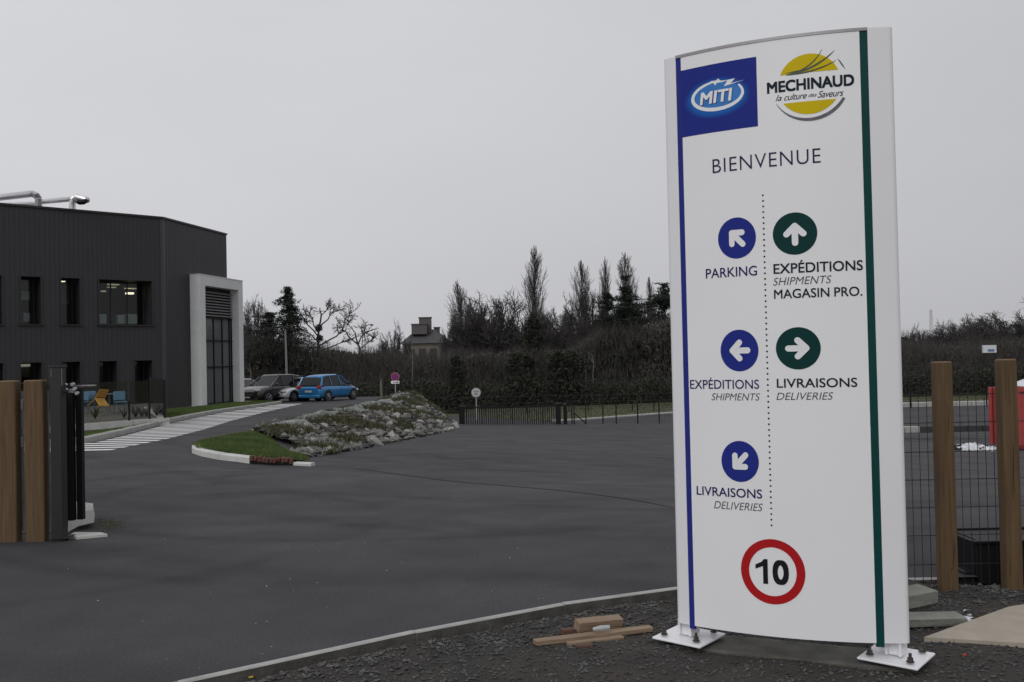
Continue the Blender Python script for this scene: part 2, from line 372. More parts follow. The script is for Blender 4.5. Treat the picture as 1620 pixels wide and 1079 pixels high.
tag(obj('gravel', stone_mesh(42000, 0, 0, .0056, (zgr, samp_near), 3, .8), M_gravel), 'loose dark gravel around the foot of the tall white sign', 'gravel', kind='stuff')
def samp_edge(r):
    X = -1.8 + 5.8 * r.random(); D = kerbD(X) - .12 - .5 * r.random() ** 1.6; return X, D
tag(obj('coarse_gravel', stone_mesh(4200, 0, 0, .0088, (zgr, samp_edge), 5, .8), M_gravel), 'coarser grey stones heaped along the back of the kerb', 'gravel', kind='stuff')
def samp_asph(r):
    X = -6 + 9 * r.random(); D = kerbD(X) + .2 + 12 * r.random() ** 2.2; return X, D
tag(obj('asphalt_grit', stone_mesh(420, 0, 0, .0032, (T, samp_asph), 8), M_kerb), 'pale grit scattered over the dark asphalt', 'grit', kind='stuff')

# ------------------------------------------------------------------ kerbs
def run_kerb(name, pts, w, zf, htop, hbot, m, length=1.0, parent=None, gap=.008, label=None, stone='kerb_stone', side=1, soil=False):
    """kerb as a row of separate stones along a polyline (x,D)"""
    root = thing(name, (pts[0][0], pts[0][1], zf(*pts[0])), label, 'kerb')
    P = [Vector(p) for p in pts]; seg = []
    for a, b in zip(P[:-1], P[1:]):
        n = max(1, round((b - a).length / length))
        for i in range(n): seg.append((a.lerp(b, i / n), a.lerp(b, (i + 1) / n)))
    for a, b in seg:
        d = (b - a).normalized(); nrm = Vector((-d.y, d.x)) * side; a2 = a + d * gap; b2 = b - d * gap
        za, zb = zf(a.x, a.y), zf(b.x, b.y); c = w * .12
        j = random.uniform(-.003, .003)
        prof = lambda z: [(0, z + hbot), (0, z + htop - c + j), (c, z + htop + j), (w - c * .5, z + htop + j), (w, z + htop - c * .5 + j), (w, z + hbot)]
        vs = [(a2.x + nrm.x * u, a2.y + nrm.y * u, z) for u, z in prof(za)] + [(b2.x + nrm.x * u, b2.y + nrm.y * u, z) for u, z in prof(zb)]
        fs = [(i, (i + 1) % 6, (i + 1) % 6 + 6, i + 6) for i in range(6)] + [tuple(range(6))[::-1], tuple(range(6, 12))]
        k_ = MB().add(vs, fs); k_.m = [0] * len(fs)
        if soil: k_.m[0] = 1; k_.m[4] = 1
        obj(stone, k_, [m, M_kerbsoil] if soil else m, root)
    return root
kx = [-7, -5, -3.4, -1.69, -.595, .3, 1.1, 2.0, 3.02]
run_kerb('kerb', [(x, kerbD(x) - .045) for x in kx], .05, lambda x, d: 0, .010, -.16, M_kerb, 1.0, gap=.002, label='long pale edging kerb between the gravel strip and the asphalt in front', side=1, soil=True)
KL = [(-16, 19.2), (-12.2, 20.0), (-10.9, 20.7), (-10.25, 22.0), (-10.7, 25.0), (-11.25, 28.0), (-11.9, 31.4), (-12.55, 36), (-13.0, 40.2), (-13.25, 45), (-13.35, 50), (-13.5, 53.5), (-14.6, 54.6), (-18, 54.9), (-24, 55)]
run_kerb('kerb', KL, .20, T, .15, -.1, M_kerb, 1.0, label='pale kerb along the left of the rising access road beside the striped walkway', side=1)

def ruled(outer, inner, n=60, k=7, bulge=0):
    def res(P, n):
        P = np.array(P, float); d = np.r_[0, np.cumsum(np.linalg.norm(np.diff(P, axis=0), axis=1))]; t = np.linspace(0, d[-1], n)
        return np.stack([np.interp(t, d, P[:, i]) for i in range(3)], 1)
    A, B = res(outer, n), res(inner, n); mb = MB()
    for i in range(n):
        for j in range(k):
            t = j / (k - 1); p = A[i] * (1 - t) + B[i] * t; mb.v.append((p[0], p[1], p[2] + bulge * 4 * t * (1 - t) + .01 * math.sin(p[0] * 5) * math.sin(p[1] * 3)))
    mb.f = [(i * k + j, (i + 1) * k + j, (i + 1) * k + j + 1, i * k + j + 1) for i in range(n - 1) for j in range(k - 1)]; mb.m = [0] * len(mb.f); return mb
def blades(mb_src, n, h, seed, w=.012):
    r = np.random.default_rng(seed); V = np.array(mb_src.v); Fq = [f for f in mb_src.f]
    mb = MB(); ar = np.array([np.linalg.norm(np.cross(V[f[1]] - V[f[0]], V[f[3]] - V[f[0]])) for f in Fq]); ar /= ar.sum()
    idx = r.choice(len(Fq), n, p=ar)
    vs = []; fs = []
    for q, i in enumerate(idx):
        f = Fq[i]; a, b = r.random(), r.random(); p = (V[f[0]] * (1 - a) + V[f[1]] * a) * (1 - b) + (V[f[3]] * (1 - a) + V[f[2]] * a) * b
        t = r.random() * 6.28; hh = h * (.5 + r.random()); dx, dy = math.cos(t) * w, math.sin(t) * w; lx, ly = (r.random(2) - .5) * hh
        vs += [(p[0] - dx, p[1] - dy, p[2] - .01), (p[0] + dx, p[1] + dy, p[2] - .01), (p[0] + lx, p[1] + ly, p[2] + hh)]; fs.append((3 * q, 3 * q + 1, 3 * q + 2))
    mb.add(vs, fs); return mb

# ------------------------------------------------------------------ office building
KB = 1.12
DB, DA, DC = 39 * KB, 34.83 * KB, 44.5 * KB
pB = at(257, 346, DB); zr = pB.z
def roofpt(px, py, D): p = at(px, py, D); return Vector((p.x, p.y, 0))
A0 = roofpt(0, 322, DA); B0 = Vector((pB.x, pB.y, 0)); C0 = roofpt(358, 372, DC)
tAB = (B0 - A0).normalized(); A1 = A0 - tAB * 14; tBC = (C0 - B0).normalized()
nAB = Vector((tAB.y, -tAB.x, 0)); nBC = Vector((tBC.y, -tBC.x, 0))
zb0 = -.75
bld = thing('office_building', (B0.x, B0.y, zb0), 'two storey charcoal ribbed metal office building with deep windows and pale portal', 'building')
def on_wall(px, py):
    """(s,z) on wall AB for a photo pixel, s measured from B leftwards negative"""
    a, b, c = ray(px, py)
    # solve a*k,b*k on line B0 + s*tAB
    k = (B0.x * tAB.y - B0.y * tAB.x) / (a * tAB.y - b * tAB.x)
    p = Vector((a * k, b * k, 0)); return (p - B0).dot(tAB), EYE + c * k
LAB = (B0 - A1).length
def corr_wall(p0, t, n, s0, s1, z0, z1, holes, period=.20, depth=.007):
    mb = MB()
    ss = sorted(set([s0, s1] + [h[0] for h in holes] + [h[1] for h in holes])); zs = sorted(set([z0, z1] + [h[2] for h in holes] + [h[3] for h in holes]))
    prof = [(0, 0), (.35, 0), (.5, 1), (.85, 1), (1.0, 0)]
    def off(s):
        f = (s / period) % 1.0
        return depth * float(np.interp(f, [q[0] for q in prof], [q[1] for q in prof]))
    for a, b in zip(ss[:-1], ss[1:]):
        for c, d in zip(zs[:-1], zs[1:]):
            if any(h[0] - 1e-6 <= a and b <= h[1] + 1e-6 and h[2] - 1e-6 <= c and d <= h[3] + 1e-6 for h in holes): continue
            if b - a < 1e-6 or d - c < 1e-6: continue
            br = [a]
            k = math.floor(a / period)
            while True:
                stop = False
                for q in (0, .35, .5, .85):
                    s = (k + q) * period
                    if s <= a + 1e-6: continue
                    if s >= b - 1e-6: stop = True; break
                    br.append(s)
                if stop: break
                k += 1
            br.append(b); vs = []
            for s in br:
                o = off(s); p = p0 + t * s + n * o; vs += [(p.x, p.y, c), (p.x, p.y, d)]
            mb.add(vs, [(2 * i, 2 * i + 2, 2 * i + 3, 2 * i + 1) for i in range(len(br) - 1)])
    return mb
wins = []
for (x0, x1, yt, yb, kind) in [(-52, -28, 436, 512, 'n'), (-16, 2.5, 437, 512, 'n'), (33, 64.5, 438, 513, 'cab'), (97, 126, 441, 513, 'lamp'), (157, 240, 445, 515, 'big'),
                               (-52, -28, 571, 640, 'n'), (-22, 5, 572, 640, 'n'), (33, 66, 572, 640, 'strip'), (97, 127, 572, 645, 'n'), (157, 185, 571.5, 652, 'n'), (213, 240.5, 571, 652, 'n')]:
    ym = (yt + yb) / 2
    s0, _ = on_wall(x0, ym); s1, _ = on_wall(x1, ym); zt = on_wall(x1, yt)[1]; zb = on_wall(x1, yb)[1]
    wins.append([s0, s1, zb, zt, kind])
for g in (wins[:5], wins[5:]):
    zt = sum(w[3] for w in g[2:]) / len(g[2:]); zb = sum(w[2] for w in g[2:]) / len(g[2:])
    for w in g: w[3] = zt; w[2] = zb
obj('wall', corr_wall(B0, tAB, nAB, -LAB, 0, zb0, zr, [w[:4] for w in wins]), M_clad, bld)
obj('wall', corr_wall(B0, tBC, nBC, 0.0, (C0 - B0).length, zb0, zr, []), M_clad, bld)
C2 = C0 + Vector((-.95, .30, 0)) * 14; A2 = A1 + Vector((-.25, 1, 0)) * 25
w3 = MB()
for p, q in ((C0, C2), (C2, A2), (A2, A1)):
    w3.quad((p.x, p.y, zb0), (q.x, q.y, zb0), (q.x, q.y, zr), (p.x, p.y, zr))
obj('wall', w3, M_clad, bld)
obj('roof', MB().prism([(p.x, p.y, zr - .5) for p in (A1 - nAB * .05, B0 - nAB * .05, C0 - nBC * .05, C2, A2)], (0, 0, 1), .12), M_galv, bld)
flo = MB()
zfl = (wins[0][2] + wins[5][3]) / 2
flo.prism([(p.x, p.y, zfl - .15) for p in (A1 - nAB * .05, B0 - nAB * .05 - tAB * .1, C0 - nBC * .05, C2, A2)], (0, 0, 1), .3)
obj('floor', flo, M_inner, bld)
def coping(p, q, n):
    d = (q - p).normalized(); a = p + n * .07; b = q + n * .07; c = q - n * .22; e = p - n * .22
    return [(v.x, v.y, zr) for v in (a, b, c, e)]
bis = (nAB + nBC).normalized()
obj('corner_trim', MB().prism([(v.x, v.y, zb0) for v in (B0 - tAB * .12 + nAB * .022, B0 + bis * .035, B0 + tBC * .12 + nBC * .022, B0 + tBC * .12, B0 - tAB * .12)], (0, 0, 1), zr - zb0 - .01), M_trimgrey, bld)
cp = MB(); cp.prism([(v.x, v.y, zr) for v in (A1 + nAB * .07, B0 + bis * .075, B0 - bis * .23, A1 - nAB * .22)], (0, 0, 1), .09)
cp.prism([(v.x, v.y, zr) for v in (B0 + bis * .075, C0 + nBC * .07, C0 - nBC * .22, B0 - bis * .23)], (0, 0, 1), .09)
obj('coping', cp, M_dark, bld)
REC = .95
def wp(s, z, n=0): p = B0 + tAB * s + nAB * n; return (p.x, p.y, z)
for s0, s1, z0, z1, kind in wins:
    fr = MB(); t = .05
    # reveals
    fr.quad(wp(s0, z0, .01), wp(s0, z0, -REC), wp(s0, z1, -REC), wp(s0, z1, .01)); fr.quad(wp(s1, z0, .01), wp(s1, z1, .01), wp(s1, z1, -REC), wp(s1, z0, -REC))
    fr.quad(wp(s0, z1, .01), wp(s0, z1, -REC), wp(s1, z1, -REC), wp(s1, z1, .01)); fr.quad(wp(s0, z0, .01), wp(s1, z0, .01), wp(s1, z0, -REC), wp(s0, z0, -REC))
    # flat surround
    for a, b, c, d in ((s0 - t, s1 + t, z1, z1 + .06), (s0 - t, s0, z0, z1), (s1, s1 + t, z0, z1)):
        vs = [wp(a, c, .045), wp(b, c, .045), wp(b, d, .045), wp(a, d, .045), wp(a, c, 0), wp(b, c, 0), wp(b, d, 0), wp(a, d, 0)]
        fr.add(vs, [(0, 1, 2, 3), (0, 4, 5, 1), (1, 5, 6, 2), (2, 6, 7, 3), (3, 7, 4, 0)])
    # casement frame
    ns = 3 if s1 - s0 > 2 else 1; f = .05
    for i in range(ns + 1):
        s = lerp(s0 + f, s1 - f, i / ns); q = [wp(s - f / 2, z0, -REC + .06), wp(s + f / 2, z0, -REC + .06), wp(s + f / 2, z0, -REC), wp(s - f / 2, z0, -REC)]
        fr.prism(q, (0, 0, 1), z1 - z0)
    for z in (z0 + .001, z1 - f - .001): fr.prism([wp(s0 + f, z, -REC + .058), wp(s1 - f, z, -REC + .058), wp(s1 - f, z, -REC), wp(s0 + f, z, -REC)], (0, 0, 1), f)
    w = obj('window', fr, M_clad, bld)
    obj('pane', MB().quad(wp(s0, z0, -REC + .03), wp(s1, z0, -REC + .03), wp(s1, z1, -REC + .03), wp(s0, z1, -REC + .03)), G_win, w)
    obj('sill', MB().prism([wp(s0 - .12, z0 - .05, .10), wp(s1 + .12, z0 - .05, .10), wp(s1 + .12, z0 - .05, -.02), wp(s0 - .12, z0 - .05, -.02)], (0, 0, 1), .05), M_dark, w)
# interior: rear room wall and objects behind the upper glass
obj('room_wall', MB().quad(wp(-LAB, zb0, -5), wp(-.5, zb0, -5), wp(-.5, zr - .6, -5), wp(-LAB, zr - .6, -5)), M_inner, bld)
def wall_px(px, py, n):
    """point behind/before wall AB by n seen at pixel"""
    a, b, c = ray(px, py); o = B0 + nAB * n
    k = (o.x * tAB.y - o.y * tAB.x) / (a * tAB.y - b * tAB.x); return Vector((a * k, b * k, EYE + c * k))
def wbox(x0, x1, yt, yb, n, depth, mb=None):
    mb = mb or MB(); a = wall_px(x0, (yt + yb) / 2, n); b = wall_px(x1, (yt + yb) / 2, n); zt = wall_px((x0 + x1) / 2, yt, n).z; zz = wall_px((x0 + x1) / 2, yb, n).z
    q = [Vector((a.x, a.y, zz)), Vector((b.x, b.y, zz)), Vector((b.x, b.y, zz)) - nAB * depth, Vector((a.x, a.y, zz)) - nAB * depth]
    return mb.prism(q, (0, 0, 1), zt - zz)
for x0, x1, yt, yb, n, lab in [(157, 168.5, 497, 512, -1.5, 'pale cabinet at the left end of the wide upper office window'), (186, 197, 498, 512, -1.6, 'grey cabinet in the middle of the wide upper office window'),
                               (200, 217, 497, 512, -1.5, 'white printer at the right of the wide upper office window'), (34, 47, 460, 474, -1.5, 'white wall box in the upper part of the narrow lit window'),
                               (37, 47.5, 495, 508.5, -1.4, 'white box at the bottom of the narrow lit window'), (174, 187, 501, 507, -1.9, 'dark desk equipment between the pale cabinets behind the wide window')]:
    o = obj('office_cabinet', wbox(x0, x1, yt, yb, n, .45), M_trim if 'dark' in lab else M_office, origin=wall_px(x0, yb, n)); tag(o, lab, 'cabinet', 'office furniture behind the upper windows')
obj('room_panel', wbox(34, 46, 441, 458, -1.6, .05), M_roomwall, bld)
obj('room_panel', wbox(97, 109, 450, 481, -1.9, .05), M_roomwall, bld)
for x0, x1, yt, yb, m in [(98, 103.5, 442.5, 445.5, E_lamp), (201, 212, 462.5, 465.2, E_lamp), (172, 189, 449, 450.6, E_lampdim), (172, 184, 453.6, 455, E_lampdim), (199, 216, 455.5, 456.8, E_lampdim), (34, 48, 576, 580, E_lampdim), (162, 168, 459.5, 461.5, E_lampdim)]:
    obj('ceiling_light', wbox(x0, x1, yt, yb, -2.2 if m is E_lampdim else -2.0, .25), m, bld)

# portal frame round the tall glazed entrance
zg0 = at(327, 643, 41 * KB).z; D0 = 41 * KB
PF0 = at(318, 434, D0); ztp = PF0.z
a, b, c = ray(318, 540); PF = Vector((a / b * D0, D0, 0)); PJ = .66
PW = 4.55
# foot of the portal on the wall line
sP = (PF - B0).dot(tBC); offP = (PF - B0).dot(nBC)
def pp(s, z, n): p = B0 + tBC * s + nBC * n; return (p.x, p.y, z)
th = .5; e0, e1 = sP, sP + PW
port = MB(); zb_ = zb0 + .1
port.prism([pp(e0, zb_, 0), pp(e0, zb_, offP), pp(e0 + th, zb_, offP), pp(e0 + th, zb_, 0)], (0, 0, 1), ztp - zb_ - .52)
port.prism([pp(e1 - th, zb_, 0), pp(e1 - th, zb_, offP), pp(e1, zb_, offP), pp(e1, zb_, -.6), pp(e1 - th, zb_, -.6)], (0, 0, 1), ztp - zb_ - .52)
port.prism([pp(e0, ztp - .52, -.3), pp(e0, ztp - .52, offP), pp(e1, ztp - .52, offP), pp(e1, ztp - .52, -.3)], (0, 0, 1), .52)
obj('portal_frame', port, M_render, bld)
obj('portal_capping', MB().prism([pp(e0 - .02, ztp, -.3), pp(e0 - .02, ztp, offP + .02), pp(e1 + .02, ztp, offP + .02), pp(e1 + .02, ztp, -.3)], (0, 0, 1), .04), M_render2, bld)
g0, g1 = e0 + th, e1 - th; zlo, ztop = zg0 + .02, ztp - .52; GN = .06
zl = ztop - 1.55
lv = 9; M_louv = mat('louvre_grey', (.24, .24, .245), .5)
for i in range(lv):
    z = lerp(zl + .05, ztop - .3, i / (lv - 1))
    obj('louvre_slat', MB().prism([pp(g0, z, GN + .16), pp(g1, z, GN + .16), pp(g1, z + .075, GN + .02), pp(g0, z + .075, GN + .02)], (0, 0, 1), .018), M_louv, bld)
obj('louvre_back', MB().prism([pp(g0, zl - .08, GN - .04), pp(g1, zl - .08, GN - .04), pp(g1, zl - .08, GN), pp(g0, zl - .08, GN)], (0, 0, 1), ztop - zl + .08), M_black2, bld)
gw = MB()
for f in (0.0, .18, .44, .70, .93, 1.0):
    s = lerp(g0 + .04, g1 - .04, f); gw.prism([pp(s - .035, zlo, GN + .10), pp(s + .035, zlo, GN + .10), pp(s + .035, zlo, GN), pp(s - .035, zlo, GN)], (0, 0, 1), zl - zlo)
for z in (zlo, zl - 1.25, lerp(zlo, zl, .42), zl - .07): gw.prism([pp(g0, z, GN + .125), pp(g1, z, GN + .125), pp(g1, z, GN - .01), pp(g0, z, GN - .01)], (0, 0, 1), .06)
glz = obj('entrance_glazing', gw, M_black2, bld)
for f0, f1 in ((0, .18), (.18, .44), (.44, .70), (.70, .93), (.93, 1)):
    for z0, z1 in ((zlo + .06, lerp(zlo, zl, .42)), (lerp(zlo, zl, .42) + .06, zl - 1.25), (zl - 1.19, zl - .07)):
        sa, sb = lerp(g0 + .04, g1 - .04, f0) + .035, lerp(g0 + .04, g1 - .04, f1) - .035
        obj('pane', MB().quad(pp(sa, z0, GN + .05), pp(sb, z0, GN + .05), pp(sb, z1, GN + .05), pp(sa, z1, GN + .05)), G_port, glz)

# roof ducts
def duct(path, r, name, label, elbow=None):
    root = thing(name, path[0], label, 'duct', 'silver ventilation ducts on the office roof')
    for i in range(len(path) - 1):
        a, b = Vector(path[i]), Vector(path[i + 1]); d = (b - a); n = max(1, int(d.length / 1.3))
        for k in range(n):
            p, q = a.lerp(b, k / n), a.lerp(b, (k + 1) / n)
            obj('duct_section', MB().tube([p, p + (q - p) * .03, p + (q - p) * .035, q], [r * 1.06, r * 1.06, r, r], 14), M_duct, root, smooth=True)
    return root
M_duct = mat('foil_duct', (.72, .72, .73), .28, var=.1, scale=8, metal=.75, bump=.4, bscale=9)
r1 = 4.6 / F * 40 * KB / 1.0
Dd = DA + 1.6
d1 = duct([at(-60, 321.5, Dd - 1.5), at(-20, 314.5, Dd - .6), at(50, 306.5, Dd), at(57, 309, Dd), at(61, 315, Dd), at(61, 331, Dd)], r1 * 1.05, 'roof_duct', 'long silver roof duct bending down at its right end, nearest the left edge')
d2 = duct([at(62, 319.5, Dd + .8), at(112, 315, Dd + 1.2), at(114, 313, Dd + 1.2)], r1 * .82, 'roof_duct', 'middle silver roof duct running between the two elbows')
d3 = duct([at(114.5, 333, Dd + .7), at(114.5, 321, Dd + .7), at(117, 315, Dd + .7), at(121.5, 312, Dd + .5), at(137, 316.5, Dd - .3)], r1 * 1.0, 'roof_duct', 'silver duct elbow with a slanting dark open mouth, furthest right on the roof')
mo = at(129.5, 319.5, Dd - .35)
obj('duct_mouth', MB().tube([at(121.5, 319.3, Dd - .2), at(126, 319.8, Dd - .4), at(133, 319.3, Dd - .4), at(138, 316.5, Dd - .3)], [.07, .12, .12, .06], 10), M_black2, d3, smooth=True)
d4 = duct([at(-30, 325, Dd + 2), at(55, 322, Dd + 2.3)], r1 * .7, 'roof_duct', 'low dull silver duct lying behind the long roof duct')

# ------------------------------------------------------------------ terrace
W0 = onto(128, 686.5); 
wl = at(128, 670, 28.0); wr = at(268, 662.5, 30.5); wj = at(211.5, 667.7, 29.4)
zt = (wl.z + wr.z) / 2
wdir = (Vector((wr.x, wr.y, 0)) - Vector((wl.x, wl.y, 0))).normalized(); wn = Vector((wdir.y, -wdir.x, 0))
wext = Vector((wl.x, wl.y, 0)) - wdir * 5
terw = thing('terrace_wall', (wl.x, wl.y, zt - .7), 'low pale concrete retaining wall below the terrace balustrade', 'wall')
TE = Vector((wr.x, wr.y, 0)); TJ = Vector((wj.x, wj.y, 0)); TJ = wext + wdir * (TJ - wext).dot(wdir)
tback = TE + Vector((-.42, .9, 0)) * 9.5
for p, q in ((wext, TJ - wdir * .01), (TJ + wdir * .01, TE)):
    obj('wall_block', MB().prism([(v.x, v.y, zt - .9) for v in (p, q, q - wn * .2, p - wn * .2)], (0, 0, 1), .9), M_conc, terw)
tb = (tback - TE).normalized(); tn = Vector((tb.y, -tb.x, 0))
obj('wall_block', MB().prism([(v.x, v.y, zt - .9) for v in (TE - wn * .2 + tb * .01, TE - wn * .2 + tb * 9, TE - wn * .2 + tb * 9 - tn * .2, TE - wn * .2 + tb * .01 - tn * .2)], (0, 0, 1), .896), M_conc, terw)
tf = MB(); tf.prism([(v.x, v.y, zt - .25) for v in (wext - wn * .2, TE - wn * .2 - wdir * .1, tback - wdir * .1, B0 - nAB * .5, A0 - nAB * .5 - tAB * 6)], (0, 0, 1), .2)
struct('terrace_floor', tf, M_terr)
bal = thing('balustrade', (TE.x, TE.y, zt), 'smoked glass balustrade with dark posts on the low terrace wall', 'balustrade')
bh = 1.27
def balp(px): 
    a, b, c = ray(px, 640); k = (wext.x * wdir.y - wext.y * wdir.x) / (a * wdir.y - b * wdir.x); return Vector((a * k, b * k, 0)) - wn * .1
bp_ = [wext - wn * .1, balp(132), balp(207), balp(239), TE - wn * .1 - wdir * .1]
for p in bp_: obj('post', MB().box((p.x, p.y, zt + .32), (.05, .05, .64)) if p is not bp_[-1] else MB().box((p.x, p.y, zt + bh / 2), (.07, .07, bh)), M_black2, bal)
for p, q in zip(bp_[:-1], bp_[1:]):
    p2, q2 = p + wdir * .04, q - wdir * .04
    obj('glass_panel', MB().prism([(v.x, v.y, zt + .03) for v in (p2, q2, q2 - wn * .012, p2 - wn * .012)], (0, 0, 1), bh - .03), G_bal, bal)
q0 = bp_[-1]
for i in range(3):
    p, q = q0 + tb * (.05 + i * 2.6), q0 + tb * (2.6 * i + 2.55)
    obj('glass_panel', MB().prism([(v.x, v.y, zt + .03) for v in (p, q, q - tn * .012, p - tn * .012)], (0, 0, 1), bh - .03), G_bal, bal)
    obj('post', MB().box((q.x + .02, q.y + .02, zt + bh / 2), (.05, .05, bh)), M_black2, bal)
def chair(name, m, label, leg_m=None):
    t = thing(name, (0, 0, 0), label, 'chair', 'chairs on the terrace'); leg_m = leg_m or m
    obj('seat', MB().box((0, 0, .45), (.42, .42, .035), bev=.012), m, t)
    bk = MB(); Mx = Matrix.Rotation(rad(-10), 4, 'X'); bk.box((0, .23, .68), (.42, .025, .34), M=Mx, bev=.01); obj('backrest', bk, m, t)
    for sx in (-1, 1):
        for sy in (-1, 1):
            pts = [(sx * .18, sy * .17, .44), (sx * .20, sy * .22, 0)] if sy < 0 else [(sx * .19, .215, .60), (sx * .19, .19, .44), (sx * .20, .25, 0)]
            obj('leg', MB().tube(pts, .013, 6), leg_m, t)
    return t
ztf = zt - .05
ch1 = chair('chair', M_chb, 'blue terrace chair to the right of the table'); p = wall_px(189, 655, 4.2)
def ter(px, D): a, b, c = ray(px, 640); return Vector((a / b * D, D, ztf))
ch1.location = ter(191, 34.5); ch1.rotation_euler.z = rad(35)
ch2 = copy_tree(ch1); ch2['label'] = 'blue terrace chair partly behind the gate, nearer the tipped yellow chair'; ch2.location = ter(137, 35.5); ch2.rotation_euler.z = rad(-25)
ch3 = copy_tree(ch1); ch3['label'] = 'blue terrace chair showing only a sliver beside the black gate'; ch3.location = ter(127, 35.2); ch3.rotation_euler.z = rad(-25)
chy = chair('chair', M_chy, 'yellow chair tipped up against the terrace table'); chy.location = ter(151, 34.0) + Vector((.0, 0, .16)); chy.rotation_euler = (rad(44), rad(6), rad(62))
tab = thing('terrace_table', ter(173, 35.3), 'grey cafe table on the terrace between the yellow and blue chairs', 'table')
tl = tab.location
obj('tabletop', MB().box((tl.x, tl.y, tl.z + .74), (1.15, .7, .03)), M_tabl, tab); obj('leg', MB().tube([(tl.x, tl.y, tl.z), (tl.x, tl.y, tl.z + .73)], .035, 8), M_tabl, tab); obj('base', MB().box((tl.x, tl.y, tl.z + .015), (.5, .5, .03)), M_tabl, tab)
# terrace planting
for i, px in enumerate((150, 196, 214, 224, 232, 248, 255)):
    p = ter(px, 31.6 + .12 * i); mb = MB(); r = random.Random(i)
    for k in range(26):
        a_ = r.random() * 6.28; l = .18 + r.random() * .28; q = Vector((math.cos(a_) * l * .6, math.sin(a_) * l * .6, l)); w = Vector((-math.sin(a_), math.cos(a_), 0)) * .018
        mb.add([p - w, p + w, p + q * .6 + w, p + q, p + q * .6 - w], [(0, 1, 2, 3, 4)])
    o = obj('small_plant', mb, M_tuftdry if i % 2 else M_tuft, origin=p)
    tag(o, ['low green plant by the left glass panel of the terrace', 'withered plant under the blue chair right of the table', 'green plant right of the glass joint on the terrace', 'dry plant in the middle of the right glass panel', 'green plant by the last narrow glass panel', 'dry plant near the corner of the terrace glass', 'green plant nearest the corner post of the terrace'][i], 'plant', 'plants behind the terrace glass')
# ------------------------------------------------------------------ lawns
outer = [(x - .0, d, T(x, d) + .13) for x, d in KL]
def off_in(x, d): return x, d
fr_b = [Vector(pp(e0, 0, offP)), Vector(pp(e1, 0, offP))]
inner1 = [(-18, 26, -.30), (wext.x, wext.y - .3, -.42), (wl.x, wl.y, -.50), (TJ.x, TJ.y - .02, -.50), (TE.x + .02, TE.y - .02, zup(31) + .16)]
oi1 = [p for p in outer if p[1] <= 31.5][:7]
lawn1 = ruled([(p[0] - .12, p[1] + .12, p[2]) for p in oi1], inner1, 60, 7)
struct('lawn', lawn1, M_grass, smooth=True)
oi2 = [(p[0] - .19, p[1], p[2]) for p in outer[6:12]]
inner2 = [(TE.x - .05, TE.y + .02, zup(31) + .2), (TE.x + tb.x * 5, TE.y + tb.y * 5, -.42), (B0.x + .05, B0.y, zg0), (pp(e0, 0, offP)[0] - .3, pp(e0, 0, offP)[1] - .2, zg0), (pp(e1, 0, 0)[0], pp(e1, 0, 0)[1], zg0), (-17, 54.5, zg0 - .1)]
lawn2 = ruled(oi2, inner2, 80, 9, bulge=.03)
struct('lawn', lawn2, M_grass, smooth=True)
fpath = MB(); fpath.prism([pp(-1.5, zg0 - .02, .25), pp(e1 + .3, zg0 - .02, .25 + offP), pp(e1 + .3, zg0 - .02, -.2), pp(-1.5, zg0 - .02, -.2)], (0, 0, 1), .04)
struct('building_plinth', fpath, M_slab)
# island
KI = [onto(x, y) for x, y in [(304, 713), (303.5, 717), (318, 722), (345, 727.5), (395, 733)]]
KI2 = [onto(x, y) for x, y in [(463, 736.5), (492, 738)]]
isl = run_kerb('kerb', [(p.x, p.y) for p in [onto(312, 707.5)] + KI], .17, T, .12, -.1, M_conc, .9, label='curved white kerb round the tip of the small grass island', side=1)
gx_ = [onto(395, 733), onto(463, 736.5)]
gr_ = thing('kerb_drain', tuple(gx_[0]), 'broken rusty brown drain inlet between two white island kerbs', 'drain')
gd = (gx_[1] - gx_[0]); gn = Vector((-gd.y, gd.x, 0)).normalized()
obj('drain_body', MB().prism([gx_[0], gx_[1], gx_[1] + gn * .2, gx_[0] + gn * .2], (0, 0, 1), .06), M_black2, gr_)
for i in range(11):
    p = gx_[0].lerp(gx_[1], (i + .5) / 11) + Vector((0, -.01, .08 + random.uniform(-.015, .02)))
    obj('brick', MB().box(p + gn * .05, (gd.length / 12.5, .14, .09 + random.uniform(-.02, .02)), rz=math.atan2(gd.y, gd.x) + random.uniform(-.2, .2), bev=.01), M_brick if i % 4 else M_plankdark, gr_)
run_kerb('kerb', [(p.x, p.y) for p in KI2], .15, T, .06, -.1, M_conc, .8, label='short low white kerb stone at the right end of the grass island', side=1)
i_out = [onto(x, y) for x, y in [(305, 712), (312, 719), (345, 725.5), (395, 731), (463, 735), (490, 736)]]
i_in = [at(305, 709, 19.2), at(330, 699, 21.0), at(372, 688, 24.0), at(403, 683, 25.6), at(424, 691, 24.0), at(448, 712, 21.5), at(474, 729, 19.6)]
o3 = [(p.x, p.y, T(p.x, p.y) + .10) for p in i_out]; i3 = [tuple(p) for p in i_in]
lawn3 = ruled(o3, i3, 60, 11, bulge=.06)
struct('lawn', lawn3, M_grass, smooth=True)
allg = MB()
for src, n, sd in ((lawn1, 14000, 1), (lawn2, 22000, 2), (lawn3, 30000, 3)):
    b_ = blades(src, n, .05, sd, .010); allg.add(b_.v, b_.f)
tag(obj('grass', allg, M_blade), 'short green grass on the island and along the kerbs', 'grass', kind='stuff')

